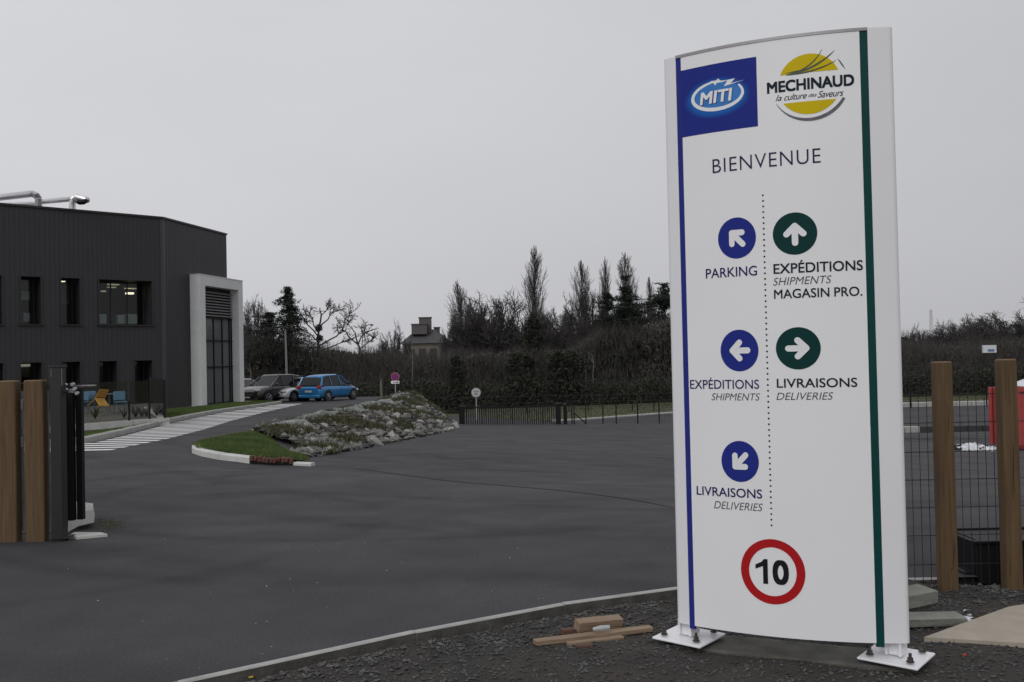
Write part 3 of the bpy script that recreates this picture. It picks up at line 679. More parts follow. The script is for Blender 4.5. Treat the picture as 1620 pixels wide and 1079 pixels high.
# ------------------------------------------------------------------ painted walkway and lines
walk = tag(thing('painted_walkway', (-10, 20, zup(20)), None, None), kind='structure')
def kx_at(D): return float(np.interp(D, [20.0, 22, 25, 28, 31.4, 36, 40.2, 45, 50, 53.5], [-10.4, -10.25, -10.7, -11.25, -11.9, -12.55, -13.0, -13.25, -13.35, -13.5]))
def wx_at(D): return float(np.interp(D, [19, 23, 27, 32, 40, 51.5], [-8.6, -8.7, -9.15, -9.95, -10.9, -12.0]))
D = 19.6
while D < 52:
    x0, x1 = kx_at(D) + .12, wx_at(D); h = lerp(.33, 1.15, sstep(24, 50, D)); m = MB(); n = 4
    if D < 22: x0 = -11 - (22 - D) * .8
    for i in range(n):
        xa, xb_ = lerp(x0, x1, i / n), lerp(x0, x1, (i + 1) / n)
        m.quad(*[(x, d, T(x, d) + .006) for x, d in ((xa, D), (xb_, D), (xb_, D + h), (xa, D + h))])
    obj('stripe', m, M_paint, walk); D += h * 2.05
def line(name, p, q, w, m, n=12, dz=.006):
    p, q = Vector((p.x, p.y)), Vector((q.x, q.y)); d = (q - p).normalized(); nn = Vector((-d.y, d.x)) * w; mb = MB()
    for i in range(n):
        a_, b_ = p.lerp(q, i / n), p.lerp(q, (i + 1) / n)
        mb.quad(*[(v.x, v.y, T(v.x, v.y) + dz) for v in (a_, b_, b_ + nn, a_ + nn)])
    return struct(name, mb, m)
line('painted_line', onto(935, 694), onto(997, 695), .14, M_faint); line('painted_line', onto(1030, 695.5), onto(1062, 696), .14, M_faint)
for y in (688.5, 692.5, 697, 702, 708): line('painted_line', onto(1380, y), onto(1575, y - 1), .10, M_faint, 20)
line('asphalt_seam', onto(130, 747.5), onto(430, 744), .02, M_faint, 24)

def ribbon(name, pxs, w, m, dz=.005):
    P = [onto(x, y) for x, y in pxs]; Q = []
    for i in range(len(P) - 1):
        p0_, p1, p2, p3 = P[max(0, i - 1)], P[i], P[i + 1], P[min(len(P) - 1, i + 2)]
        for k in range(6):
            t = k / 6; Q.append(.5 * ((2 * p1) + (p2 - p0_) * t + (2 * p0_ - 5 * p1 + 4 * p2 - p3) * t * t + (3 * p1 - p0_ - 3 * p2 + p3) * t ** 3))
    Q.append(P[-1]); mb = MB()
    for i, q in enumerate(Q):
        d = (Q[min(i + 1, len(Q) - 1)] - Q[max(i - 1, 0)]); n_ = Vector((-d.y, d.x, 0)).normalized() * w / 2; f = min(1, 4 * min(i, len(Q) - 1 - i) / len(Q) + .25)
        for sg in (-1, 1): v = q + n_ * sg * f; mb.v.append((v.x, v.y, T(v.x, v.y) + dz))
    mb.f = [(2 * i, 2 * i + 1, 2 * i + 3, 2 * i + 2) for i in range(len(Q) - 1)]; mb.m = [0] * len(mb.f); return struct(name, mb, m)
M_seam = mat('asphalt_joint', (.020, .020, .022), .9, var=.3, scale=8); 
ribbon('asphalt_seam', [(500, 737), (560, 741), (640, 752), (720, 762), (800, 769), (900, 778), (1000, 791), (1075, 806)], .045, M_seam)
# ------------------------------------------------------------------ rock embankment
emb = thing('rock_embankment', (-5, 30, zyard(-4, 30)), 'sloping bank of grey rubble with weeds between the access road and the lower yard', 'embankment')
def mound_z(X, D):
    b = xb(D); t = min(1, max(0, (b - X) / (b - (XE + .35)))); zy = zyard(b, D); zu = zup(D) + .05
    e = sstep(18.5, 25, D)
    prof = math.sin(min(1, t * 1.08) * PI / 2) ** .9
    top = zu + (.06 + .22 * sstep(44, 56, D) * (1 - sstep(60, 64, D))) * sstep(24, 32, D) * math.sin(min(1, t) * PI * .62)
    return lerp(zy, top, prof) * 1.0 + .02
mb = MB(); ds = np.linspace(19.2, 64.2, 90); k = 12
for d in ds:
    for j in range(k):
        t = j / (k - 1); b = xb(d) ; x = lerp(b + .15, XE + .02, t)
        if d < 26: x = lerp(b + .15, lerp(b - .2, XE, sstep(19.5, 26, d)), t)
        mb.v.append((x, d, mound_z(x, d) - (.15 if j == 0 else 0) + .06 * math.sin(x * 4 + d * 2.3) * math.sin(d * 3.1)))
mb.f = [(i * k + j, i * k + j + 1, (i + 1) * k + j + 1, (i + 1) * k + j) for i in range(len(ds) - 1) for j in range(k - 1)]; mb.m = [0] * len(mb.f)
obj('earth_bank', mb, mat('bank_earth', (.026, .026, .018), .95, col2=(.058, .052, .038), scale=2, bump=.8, bscale=8), emb)
emb_src = mb
def rockmesh(seed):
    r = random.Random(seed); bm = bmesh.new(); bmesh.ops.create_icosphere(bm, subdivisions=1, radius=1)
    ext = (1, .75 + r.random() * .25, .45 + r.random() * .4)
    for v in bm.verts: v.co *= .78 + r.random() * .44; v.co.x *= ext[0]; v.co.y *= ext[1]; v.co.z *= ext[2]
    for _ in range(3):
        n = Vector((r.uniform(-1, 1), r.uniform(-1, 1), r.uniform(-1, 1))).normalized()
        bmesh.ops.bisect_plane(bm, geom=bm.verts[:] + bm.edges[:] + bm.faces[:], plane_co=n * .55, plane_no=n, clear_outer=True)
        bmesh.ops.holes_fill(bm, edges=bm.edges[:])
    m = bpy.data.meshes.new('rock'); bm.to_mesh(m); bm.free(); m.materials.append(M_rock if seed % 3 else M_rock3); return m
M_rock3 = mat('pale_rubble', (.20, .197, .188), .9, col2=(.38, .37, .35), scale=1.5, bump=.5, bscale=9)
RM = [rockmesh(i) for i in range(12)]
r = random.Random(4); el = parent_world(emb); cnt = 0
while cnt < 285:
    d = 19.5 + 43 * r.random() ** 1.7; t = r.random() ** 1.35 * .86; b = xb(d)
    lim = lerp(b - .2, XE, sstep(19.5, 26, d)); x = lerp(b + .1, lim, t)
    if t > .6 and r.random() < .3: continue
    s = (.075 + .125 * r.random() ** 1.5) * (1.25 - .45 * t) * (1 + (d - 20) * .012)
    o = bpy.data.objects.new('rock', RM[r.randrange(12)]); C.objects.link(o); o.parent = emb
    o.location = Vector((x, d, mound_z(x, d) + s * .12)) - el
    o.rotation_euler = (r.uniform(-.7, .7), r.uniform(-.7, .7), r.random() * 6.3); k_ = r.uniform(1.0, 1.45); o.scale = (s * k_, s, s * r.uniform(.75, 1.0)); cnt += 1
small = MB(); rr = np.random.default_rng(9)
def samp_b(r):
    d = 19.4 + 43 * r.random() ** 1.3; b = xb(d); t = r.random() ** 1.1; return lerp(b + .15, lerp(b - .2, XE, sstep(19.5, 26, d)), t), d
sm = stone_mesh(1900, 0, 0, .066, (lambda x, d: mound_z(x, d), samp_b), 12, .8)
tag(obj('rubble', sm, M_rock, emb), kind='stuff')
sm2 = stone_mesh(5200, 0, 0, .058, (lambda x, d: mound_z(x, d), samp_b), 13, .7)
tag(obj('rubble', sm2, M_rock2, emb), kind='stuff')
# weeds
def tufts(n, seed, hh, fn, w=.02, per=14):
    r = random.Random(seed); mb = MB(); vs = []; fs = []
    for i in range(n):
        x, d, s = fn(r); z = mound_z(x, d)
        for k in range(per):
            a_ = r.random() * 6.28; l = hh * s * (.4 + r.random()); q = (math.cos(a_) * l * .7, math.sin(a_) * l * .7); x0, d0 = x + r.gauss(0, .14) * s, d + r.gauss(0, .14) * s; o = len(vs)
            vs += [(x0 - w, d0, z), (x0 + w, d0 + w * .5, z), (x0 + q[0], d0 + q[1], z + l)]; fs.append((o, o + 1, o + 2))
    return mb.add(vs, fs)
def tf1(r):
    while True:
        d = 20.5 + 40 * r.random() ** 1.3; b = xb(d); t = .12 + .78 * r.random()
        if math.sin(d * 1.3 + 2 * t) + math.sin(d * .57 + t * 7) + .8 * r.random() > .9: break
    return lerp(b, lerp(b - .2, XE, sstep(19.5, 26, d)), t), d, .6 + .9 * r.random()
tag(obj('weeds', tufts(850, 5, .14, tf1, .014), M_tuft, emb), kind='stuff'); tag(obj('weeds', tufts(600, 6, .12, tf1, .012), M_tuftdry, emb), kind='stuff')
# geotextile folded over the crest, and road edging
geo = MB(); ds = np.linspace(25.2, 63.5, 150); k = 6
for i, d in enumerate(ds):
    wv = .85 + .22 * math.sin(d * .55) + .12 * math.sin(d * 1.9 + 1); wv = wv * lerp(1.15, .9, sstep(30, 60, d))
    for j in range(k):
        t = j / (k - 1); x = XE + .1 + wv * t; z = lerp(zup(d) + .05, max(mound_z(x, d), zup(d) - .15) + .10, t) + .05 * math.sin(d * 4.1 + j * 1.7) * math.sin(d * 1.3) * (1 if 0 < j else 0) + .10 * math.sin(t * PI) * (1 + .5 * math.sin(d * 2.2))
        geo.v.append((x, d, z - (.12 if j == k - 1 else 0)))
geo.f = [(i * k + j, i * k + j + 1, (i + 1) * k + j + 1, (i + 1) * k + j) for i in range(len(ds) - 1) for j in range(k - 1)]; geo.m = [0] * len(geo.f)
tag(obj('geotextile_sheet', geo, M_geotex, origin=(XE, 30, zup(30))), 'grey wrinkled geotextile sheet lying along the crest of the rubble bank', 'sheet')
run_kerb('kerb', [(XE - .02, 25.4), (XE - .12, 33), (XE - .22, 43.6), (XE - .1, 52), (XE + .2, 61)], .07, T, .07, -.1, M_conc, 1.5, label='thin pale edging along the right of the rising road above the rubble', side=-1)

# ------------------------------------------------------------------ cars
def car_mats(col, name): return mat(name, col, .25, var=.03, coat=.6, spec=.6, metal=.25)
def loft(mb, rings, m=0, close=True):
    n = len(rings[0]); vs = [p for r_ in rings for p in r_]
    fs = [(i * n + j, i * n + (j + 1) % n, (i + 1) * n + (j + 1) % n, (i + 1) * n + j) for i in range(len(rings) - 1) for j in range(n)]
    if close: fs += [tuple(range(n))[::-1], tuple((len(rings) - 1) * n + j for j in range(n))]
    return mb.add(vs, fs, m)
def make_car(name, label, cat, paint, Ln, Wd, H, belt, hood, clear=.2, kind='hatch', wheel=.32, rear_x=.0):
    """x forward, origin on the ground at the middle"""
    t = thing(name, (0, 0, 0), label, cat, 'cars parked on the upper lot')
    h = Wd / 2; f, r_ = Ln / 2, -Ln / 2
    st = [(r_, .36, belt - .26, .86), (r_ + .05, .26, belt - .05, .93), (r_ + .35, clear, belt, .99), (r_ + 1.0, clear, belt, 1), (.0, clear, belt - .02, 1), (f - 1.45, clear, belt - .04, 1), (f - 1.15, clear, hood + .06, .99), (f - .45, clear, hood - .05, .95), (f - .12, .24, hood - .20, .86), (f, .34, hood - .34, .74)]
    if kind == 'mpv':
        st = [(r_, .36, belt - .22, .84), (r_ + .06, .26, belt - .02, .93), (r_ + .35, clear, belt + .02, .99), (r_ + 1.0, clear, belt, 1), (.0, clear, belt - .02, 1), (f - 1.2, clear, belt - .05, 1), (f - .85, clear, belt - .09, .98), (f - .40, clear, hood - .14, .93), (f - .12, .24, hood - .30, .84), (f, .34, hood - .46, .70)]
    rings = []
    for x, z0, z1, w in st:
        hw = h * w; pts = [(-hw * .88, z0), (-hw * .985, z0 + .10), (-hw, lerp(z0, z1, .5)), (-hw * .985, z1 - .10), (-hw * .90, z1 - .02), (-hw * .5, z1 + .015), (hw * .5, z1 + .015), (hw * .90, z1 - .02), (hw * .985, z1 - .10), (hw, lerp(z0, z1, .5)), (hw * .985, z0 + .10), (hw * .88, z0)]
        rings.append([(x, y, z) for y, z in pts])
    bo = obj('body', loft(MB(), rings), paint, t, smooth=True); sb_ = bo.modifiers.new('round', 'SUBSURF'); sb_.levels = 1; sb_.render_levels = 1
    # greenhouse
    rr_ = .22 if kind != 'suv' else .16
    gx = [(r_ + .10, belt - .02, .80, belt + .02), (r_ + .16 + rr_, H - .10, .70, belt), (r_ + 1.1, H - .005, .72, belt), (0.1, H, .72, belt), (f - 2.0, H - .09, .70, belt - .03), (f - 1.05 if kind != 'suv' else f - 1.25, belt - .05, .78, belt - .06)]
    if kind == 'mpv': gx = [(r_ + .08, belt, .82, belt + .02), (r_ + .30, H - .14, .72, belt), (r_ + 1.0, H - .02, .74, belt), (-.1, H, .74, belt), (f - 1.95, H - .12, .72, belt - .03), (f - 1.35, H - .38, .74, belt - .05), (f - .78, belt - .08, .80, belt - .09)]
    rings = []
    for x, z1, w, zb in gx:
        hb = h * .93; ht = h * w; z1 = max(z1, zb + .01)
        rings.append([(x, y, z) for y, z in [(-hb, zb - .03), (-lerp(hb, ht, .9), z1 - .06 if z1 > zb + .1 else z1), (-ht * .8, z1), (ht * .8, z1), (lerp(hb, ht, .9), z1 - .06 if z1 > zb + .1 else z1), (hb, zb - .03)]])
    obj('windows', loft(MB(), rings), M_carglass, t, smooth=False)
    roof = []
    for x, z1, w, zb in gx[1:5]:
        ht = h * w; roof.append([(x, -ht * 1.04, z1 - .055), (x, -ht * .8, z1 + .015), (x, 0, z1 + .03), (x, ht * .8, z1 + .015), (x, ht * 1.04, z1 - .055), (x, 0, z1 - .02)])
    obj('roof', loft(MB(), roof), paint, t, smooth=True)
    pil = MB(); 
    for sy in (-1, 1):
        hb, ht = h * .935, h * .745
        def side(x, z): return (x, sy * (lerp(hb, ht, min(1, max(0, (z - belt) / (H - belt)))) + .006), z)
        for a_, b_, w in (((f - 1.1, belt - .04), (f - 2.0, H - .11), .035), ((.02, belt), (-.05, H - .05), .035), ((r_ + 1.25, belt), (r_ + 1.15, H - .06), .03), ((r_ + .14, belt), (r_ + .2 + rr_, H - .13), .06)):
            pil.tube([side(*a_), side(*b_)], w, 5)
    obj('pillars', pil, paint if kind != 'mpv' else paint, t)
    for x in (f - .86, r_ + .80):
        for sy in (-1, 1):
            obj('wheel_arch', MB().cyl((x, sy * (h * .955), wheel + .03), wheel + .075, .11, 20, axis='Y'), M_trim, t)
            w = obj('wheel', MB().cyl((x, sy * (h - .10), wheel), wheel, .22, 22, axis='Y'), M_tyre, t)
            rm = MB(); rm.cyl((x, sy * (h + .012), wheel), wheel * .20, .02, 10, axis='Y')
            for k in range(5):
                a_ = 2 * PI * k / 5; rm.tube([(x, sy * (h + .008), wheel), (x + math.cos(a_) * wheel * .62, sy * (h + .008), wheel + math.sin(a_) * wheel * .62)], wheel * .085, 5)
            for k in range(14):
                a0, a1 = 2 * PI * k / 14, 2 * PI * (k + 1) / 14; rm.tube([(x + math.cos(a0) * wheel * .64, sy * (h + .006), wheel + math.sin(a0) * wheel * .64), (x + math.cos(a1) * wheel * .64, sy * (h + .006), wheel + math.sin(a1) * wheel * .64)], wheel * .05, 4)
            obj('rim', rm, M_rim, w)
    for sy in (-1, 1):
        obj('headlight', MB().box((f - .17, sy * h * .66, hood - (.20 if kind != 'mpv' else .36)), (.30, .36, .13), rz=-sy * .42, bev=.04), M_lampc, t)
        obj('tail_light', MB().box((r_ + .10, sy * h * .76, belt - .08), (.18, .44, .17), rz=sy * .45, bev=.04), M_tail, t)
        obj('mirror', MB().box((f - 1.5, sy * (h + .09), belt + .06), (.12, .2, .13), bev=.03), M_trim if kind == 'mpv' else paint, t)
    obj('grille', MB().box((f - .02, 0, .50), (.10, Wd * .52, .16), bev=.02), M_trim, t)
    obj('front_bumper', MB().box((f - .08, 0, .30), (.18, Wd * .80, .14), bev=.04), M_trim, t)
    obj('rear_bumper', MB().box((r_ + .07, 0, .34), (.18, Wd * .88, .20), bev=.05), M_trim if kind != 'mpv' else paint, t)
    obj('number_plate', MB().box((f + .035, 0, .40), (.02, .5, .11)), M_plate, t); obj('number_plate', MB().box((r_ - .02, 0, .66 if kind == 'mpv' else .5), (.03, .5, .11)), M_plate, t)
    obj('door_seam', MB().tube([(.0, -h * 1.002, clear + .15), (.0, -h * 1.002, belt - .06)], .008, 4).tube([(.0, h * 1.002, clear + .15), (.0, h * 1.002, belt - .06)], .008, 4), M_trim, t)
    return t
def park(c, px, D, ang, z=None):
    a_, b_, cc = ray(px, 600); X = a_ / b_ * D; c.location = (X, D, T(X, D) + .005 if z is None else z); c.rotation_euler.z = rad(ang)
blue = make_car('parked_car', 'bright blue people carrier seen from its rear right, furthest right of the parked cars', 'car', car_mats((.025, .20, .46), 'car_blue'), 4.4, 1.82, 1.66, 1.0, .98, kind='mpv')
park(blue, 521, 58.5, 66)
suv = make_car('parked_car', 'dark bronze sport utility car parked nose towards the camera', 'car', car_mats((.045, .038, .038), 'car_bronze'), 4.55, 1.88, 1.70, 1.06, 1.02, clear=.24, kind='suv', wheel=.36)
park(suv, 430, 57.5, -115)
hat = make_car('parked_car', 'silver white hatchback half hidden between the dark car and the blue one', 'car', car_mats((.66, .67, .68), 'car_white'), 4.0, 1.72, 1.46, .92, .88, kind='hatch')
park(hat, 468, 58.5, -118)
sil = make_car('parked_car', 'silver grey car mostly hidden behind the pale portal, leftmost of the parked cars', 'car', car_mats((.30, .31, .32), 'car_silver'), 4.3, 1.76, 1.50, .95, .9, kind='hatch')
park(sil, 383, 60.5, -60)

# ------------------------------------------------------------------ signs and lamp on the upper lot
def stand(px, ybase, D): p = at(px, ybase, D); return p
p = stand(626, 633, 61); zt_ = T(p.x, 61)
s = thing('road_sign', (p.x, p.y, zup(61) + .0), 'round blue and red no stopping sign with white plate, above the rubble crest', 'sign')
zs = at(626, 596, 61).z; zp = at(626, 604.7, 61).z; X, Y = p.x, 61
obj('pole', MB().tube([(X, Y, zup(61)), (X, Y, zs + .2)], .035, 8), M_signback, s)
obj('disc', MB().cyl((X, Y - .06, zs), .255, .02, 28, axis='Y'), M_bluesign, s)
ring = MB(); n = 28
for k in range(n):
    a0, a1 = 2 * PI * k / n, 2 * PI * (k + 1) / n
    ring.quad(*[(X + math.cos(a_) * q, Y - .074, zs + math.sin(a_) * q) for a_, q in ((a0, .255), (a1, .255), (a1, .205), (a0, .205))])
obj('red_ring', ring, M_red, s)
for sgn in (-1, 1):
    d = Vector((1, 0, sgn)).normalized() * .2; w = Vector((-d.z, 0, d.x)).normalized() * .025; c_ = Vector((X, Y - .075 - .002 * sgn, zs))
    obj('red_bar', MB().quad(c_ - d - w, c_ + d - w, c_ + d + w, c_ - d + w), M_red, s)
obj('white_rim', MB().cyl((X, Y - .045, zs), .28, .015, 28, axis='Y'), M_signback, s)
obj('plate', MB().box((X, Y - .06, zp), (.55, .02, .19), bev=.005), M_wht2, s)
ar = MB().box((X + .02, Y - .075, zp), (.3, .006, .035)); ar.add([(X + .14, Y - .078, zp + .06), (X + .14, Y - .078, zp - .06), (X + .22, Y - .078, zp)], [(0, 1, 2)]); obj('plate_arrow', ar, M_black, s)
# round sign near the gate
p = at(754, 660, 62); zs = at(754, 621, 62).z; X, Y = p.x, 62; zb_ = T(X, Y)
s = thing('road_sign', (X, Y, zb_), 'round pale grey sign on a slim pole behind the left end of the far gate', 'sign')
obj('pole', MB().tube([(X, Y, zb_), (X, Y, zs + .25)], .035, 8), M_signback, s)
obj('disc', MB().cyl((X, Y - .05, zs), .325, .02, 28, axis='Y'), M_signback, s)
obj('inner_disc', MB().cyl((X, Y - .066, zs), .27, .01, 28, axis='Y'), mat('pale_disc', (.48, .48, .48), .5, var=.05), s)
lt = MB().box((X, Y - .075, zs + .09), (.36, .006, .03)).box((X - .07, Y - .078, zs - .05), (.035, .006, .22)).box((X + .07, Y - .078, zs - .05), (.035, .006, .22)).box((X, Y - .081, zs - .1), (.2, .006, .03))
obj('sign_mark', lt, M_greyink, s)
# street lamp
D = 63; p = at(454, 600, D); zl_ = at(453, 519, D).z; X, Y = p.x, D
lamp = thing('street_lamp', (X, Y, zup(D)), 'slim grey lamp post with a small dark head rising behind the parked cars', 'lamp post')
obj('pole', MB().tube([(X, Y, zup(D)), (X - .02, Y, lerp(zup(D), zl_, .5)), (X - .05, Y, zl_)], [.085, .075, .05], 10), mat('lamp_grey', (.22, .22, .22), .5), lamp)
obj('lamp_head', MB().box((X - .12, Y - .1, zl_ + .03), (.50, .28, .10), bev=.03), M_dark, lamp)
# timber stub
p = at(604, 634, 62); q = at(605.5, 596, 62)
st_ = thing('timber_stake', (p.x, 62, zup(62)), 'short weathered timber stake left of the no stopping sign', 'stake')
obj('stake', MB().tube([(p.x, 62, zup(62)), (p.x - .03, 62, (p.z + q.z) / 2), (q.x - .1, 62, q.z)], [.10, .08, .07], 7), M_birch, st_)
obj('stake_top', MB().tube([(q.x - .16, 62, q.z - .15), (q.x - .10, 62, q.z + .06)], [.11, .09], 7), M_bark, st_)

# ------------------------------------------------------------------ far gate and fences
DG = 56.5; zG = at(800, 681, DG).z
def gx_at(px): a_, b_, c_ = ray(px, 665); return a_ / b_ * DG
gate = thing('sliding_gate', (gx_at(800), DG, zG), 'long dark metal sliding gate of upright bars at the far side of the yard', 'gate')
hG = at(800, 643.5, DG).z - zG; x0, x1 = gx_at(737), gx_at(888)
obj('bottom_beam', MB().box(((x0 + x1) / 2, DG, zG + .14), (x1 - x0, .14, .20)), M_black2, gate)
obj('top_rail', MB().box(((x0 + x1) / 2, DG, zG + hG), (x1 - x0, .06, .06)), M_black2, gate)
nb = 44
for i in range(nb):
    x = lerp(x0 + .05, x1 - .05, i / (nb - 1)); obj('bar', MB().box((x, DG, zG + (hG + .24) / 2), (.058 if i % 7 else .08, .03, hG - .27)), M_black2, gate)
for px, w, hh in ((731, .34, .02), (883.5, .30, .06), (894.5, .22, .0)):
    x = gx_at(px); t = thing('gate_post', (x, DG, zG), ['thick dark post at the left end of the far sliding gate', 'thick dark post at the right end of the far sliding gate', 'slimmer dark post just right of the pair at the far gate'][0 if px < 800 else (1 if px < 890 else 2)], 'post', 'posts of the far gate')
    obj('shaft', MB().box((x, DG + .05, zG + (hG + hh) / 2), (w, .3, hG + hh + .1), bev=.02), M_black2, t); obj('cap', MB().box((x, DG + .05, zG + hG + hh + .07), (w + .04, .34, .03)), M_dark, t)
    if px < 800: obj('beacon', MB().tube([(x - .02, DG, zG + hG + .1), (x - .02, DG, zG + hG + .25), (x + .12, DG, zG + hG + .27)], .03, 6), M_dark, t)
struct('gate_track', MB().box(((gx_at(735) + gx_at(1100)) / 2, DG - .35, zG + .03), (gx_at(1100) - gx_at(735), .25, .07)), M_kerb)
ff = thing('mesh_fence', (gx_at(980), DG, zG), 'low dark metal fence right of the far gate with a slanting brace', 'fence')
x1f = gx_at(1130)
obj('bottom_rail', MB().box(((gx_at(899) + x1f) / 2, DG, zG + .12), (x1f - gx_at(899), .07, .07)), M_black2, ff)
for px in (905, 908.5, 927, 954, 975, 1009, 1043, 1077, 1111):
    x = gx_at(px); zt2 = hG + (.25 if px in (975, 1043) else 0); obj('post', MB().box((x, DG + .02, zG + zt2 / 2), (.07, .07, zt2)), M_black2, ff)
obj('brace', MB().tube([(gx_at(909), DG, at(909, 654, DG).z), (gx_at(933), DG, zG + .1)], .04, 6), M_black2, ff)
obj('top_wire', MB().tube([(gx_at(899), DG, zG + hG - .1), (x1f, DG, zG + hG - .1)], .014, 4), M_dark, ff)
wmb = MB()
xx = gx_at(899)
while xx < x1f: wmb.tube([(xx, DG, zG + .16), (xx, DG, zG + hG - .1)], .004, 3); xx += .16
tag(obj('wire_mesh', wmb, M_dark, ff), kind='stuff')
D2 = 68; fr2 = thing('mesh_fence', (4, D2, -2.9), 'thin wire fence on slim posts along the verge beyond the far road', 'fence')
for px, yt in ((733, 640), (768, 640), (800, 640), (833, 640), (866, 636), (900, 632), (930, 628), (953, 626), (981, 650), (1000, 632), (1034, 630), (1070, 628), (1100, 628), (1140, 628), (1440, 605), (1500, 603), (1560, 601), (1620, 600)):
    q = at(px, yt, D2); obj('post', MB().box((q.x, D2, (q.z - 2.9) / 2), (.07, .07, q.z + 2.9)), M_black2, fr2)
for z in (-2.4, -1.9, -1.4): obj('wire', MB().tube([(-6, D2, z), (32, D2, z)], .012, 4), M_dark, fr2)
# far kerb and verge
fk = [(gx_at(880), 59.8), (4.6, 61), (7.6, 64), (11.5, 67.2), (16, 69.5), (30, 71), (45, 71)]
run_kerb('kerb', fk, .35, T, .10, -.2, M_kerb, 2.0, label='pale kerb curving away beyond the far fence', side=1)
vg = [(x + .0, d + .35, T(x, d) + .08) for x, d in fk]; vi = [(gx_at(730) - 1, 74, -2.65), (4, 75, -2.6), (9, 76, -2.6), (14, 77, -2.55), (45, 78, -2.5)]
vg2 = [(gx_at(728), 58.5, zG - .1)] + vg
vi = [(gx_at(700), 75, -2.7)] + vi
verge = ruled(vg2, vi, 60, 10, .04)
struct('grass_verge', verge, mat('verge_grass', (.045, .050, .022), .95, col2=(.085, .082, .042), scale=1.1, bump=.6, bscale=10), smooth=True)
b_ = blades(verge, 12000, .10, 17, .02); tag(obj('rough_grass', b_, M_tuft), 'rough olive grass on the verge beyond the far fence', 'grass', kind='stuff')

# ------------------------------------------------------------------ the tall sign
SX, SY, SB, SL, SH, ZT, ZB = 1.4431, 4.9271, .3887, .6161, .3327, 3.2548, .0908
SR = SL / SH
def sf(s, z, n=0.0):
    """point of the curved sign: s along the arc, z height, n outward from its front face"""
    a_ = s / SR; R = SR + n; tt_ = R * math.sin(a_); nn_ = R * math.cos(a_) - SR * math.cos(SH)
    c_, s_ = math.cos(SB), math.sin(SB)
    return (SX + tt_ * c_ - nn_ * s_, SY - tt_ * s_ - nn_ * c_, z)
sign = thing('totem_sign', (SX, SY, 0), 'tall white curved wayfinding totem sign with blue and green bands and a red speed roundel', 'sign')
def curved(s0, s1, z0, z1, n0, n1, k=14):
    """curved slab between arc positions s0..s1"""
    mb = MB()
    for i in range(k + 1):
        s = lerp(s0, s1, i / k); mb.v += [sf(s, z0, n0), sf(s, z1, n0), sf(s, z1, n1), sf(s, z0, n1)]
    for i in range(k):
        a_, b_ = 4 * i, 4 * i + 4; mb.f += [(a_ + j, a_ + (j + 1) % 4, b_ + (j + 1) % 4, b_ + j) for j in range(4)]
    mb.f += [(0, 3, 2, 1), tuple(4 * k + j for j in range(4))]; mb.m = [0] * len(mb.f); return mb
obj('front_panel', curved(-.4985, .443, ZB, ZT - .012, -.02, 0, 24), M_white, sign)
obj('core', curved(-.56, .56, ZB + .012, ZT - .016, -.13, -.021, 20), M_alu, sign)
obj('back_panel', curved(-.52, .52, ZB, ZT - .012, -.15, -.131, 20), M_white, sign)
def profile(s0, s1, rnd):
    # rounded side extrusion from the front face round to the back
    pts = []
    sg = 1 if s1 > s0 else -1
    w = abs(s1 - s0); r_ = .030
    prof = [(0, 0), (w * .5, .0), (w - r_, 0)] + [(w - r_ + r_ * math.sin(t), -r_ + r_ * math.cos(t)) for t in np.linspace(.2, PI / 2, 6)] + [(w, -.12)] + [(w - r_ + r_ * math.cos(t), -.12 - r_ * math.sin(t)) for t in np.linspace(.2, PI / 2, 5)] + [(0, -.15)]
    mb = MB(); k = len(prof)
    for z in (ZB, ZT): mb.v += [sf(s0 + sg * u, z, n) for u, n in prof]
    mb.f = [(i, (i + 1) % k, (i + 1) % k + k, i + k) for i in range(k)] + [tuple(range(k)), tuple(range(k, 2 * k))]; mb.m = [0] * len(mb.f); return mb
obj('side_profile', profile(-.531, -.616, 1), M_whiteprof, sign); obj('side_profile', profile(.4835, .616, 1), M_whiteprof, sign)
obj('accent_band', curved(-.5305, -.4990, ZB - .02, ZT - .006, -.02, -.0025, 3), M_blue2, sign)['label'] = 'narrow blue band down the left side'
obj('accent_band', curved(.4435, .4830, ZB - .02, ZT - .006, -.02, -.0025, 3), M_greenband, sign)['label'] = 'dark green band down the right side'
obj('top_rim', curved(-.53, .483, ZT - .012, ZT + .004, -.14, .003, 24), M_alu, sign)
def flat(poly, n=.0015):
    """flat print from a polygon in (s,z), cut fine enough to follow the curve"""
    bm = bmesh.new(); vs = [bm.verts.new((p[0], p[1], 0)) for p in poly]; f_ = bm.faces.new(vs)
    lo, hi = min(p[0] for p in poly), max(p[0] for p in poly); k = max(1, int((hi - lo) / .03))
    for i in range(1, k):
        bmesh.ops.bisect_plane(bm, geom=bm.verts[:] + bm.edges[:] + bm.faces[:], plane_co=(lerp(lo, hi, i / k), 0, 0), plane_no=(1, 0, 0))
    bmesh.ops.triangulate(bm, faces=bm.faces[:]); bm.verts.index_update()
    v = [sf(p.co.x, p.co.y, n) for p in bm.verts]; fs = [tuple(q.index for q in g.verts) for g in bm.faces]; bm.free(); return MB().add(v, fs)
def circ(cx, cz, rx, rz, n=56, a0=0, a1=2 * PI): return [(cx + rx * math.cos(lerp(a0, a1, i / n)), cz + rz * math.sin(lerp(a0, a1, i / n))) for i in range(n)]
def band(cx, cz, rx, rz, wi, a0, a1, n=40, lv=.0018, wfun=None):
    mb = MB(); 
    for i in range(n):
        t0, t1 = lerp(a0, a1, i / n), lerp(a0, a1, (i + 1) / n); w0 = wi * (wfun(i / n) if wfun else 1); w1 = wi * (wfun((i + 1) / n) if wfun else 1)
        mb.quad(*[sf(cx + (rx - w) * math.cos(t), cz + (rz - w) * math.sin(t), lv) for t, w in ((t0, 0), (t1, 0), (t1, w1), (t0, w0))])
    return mb
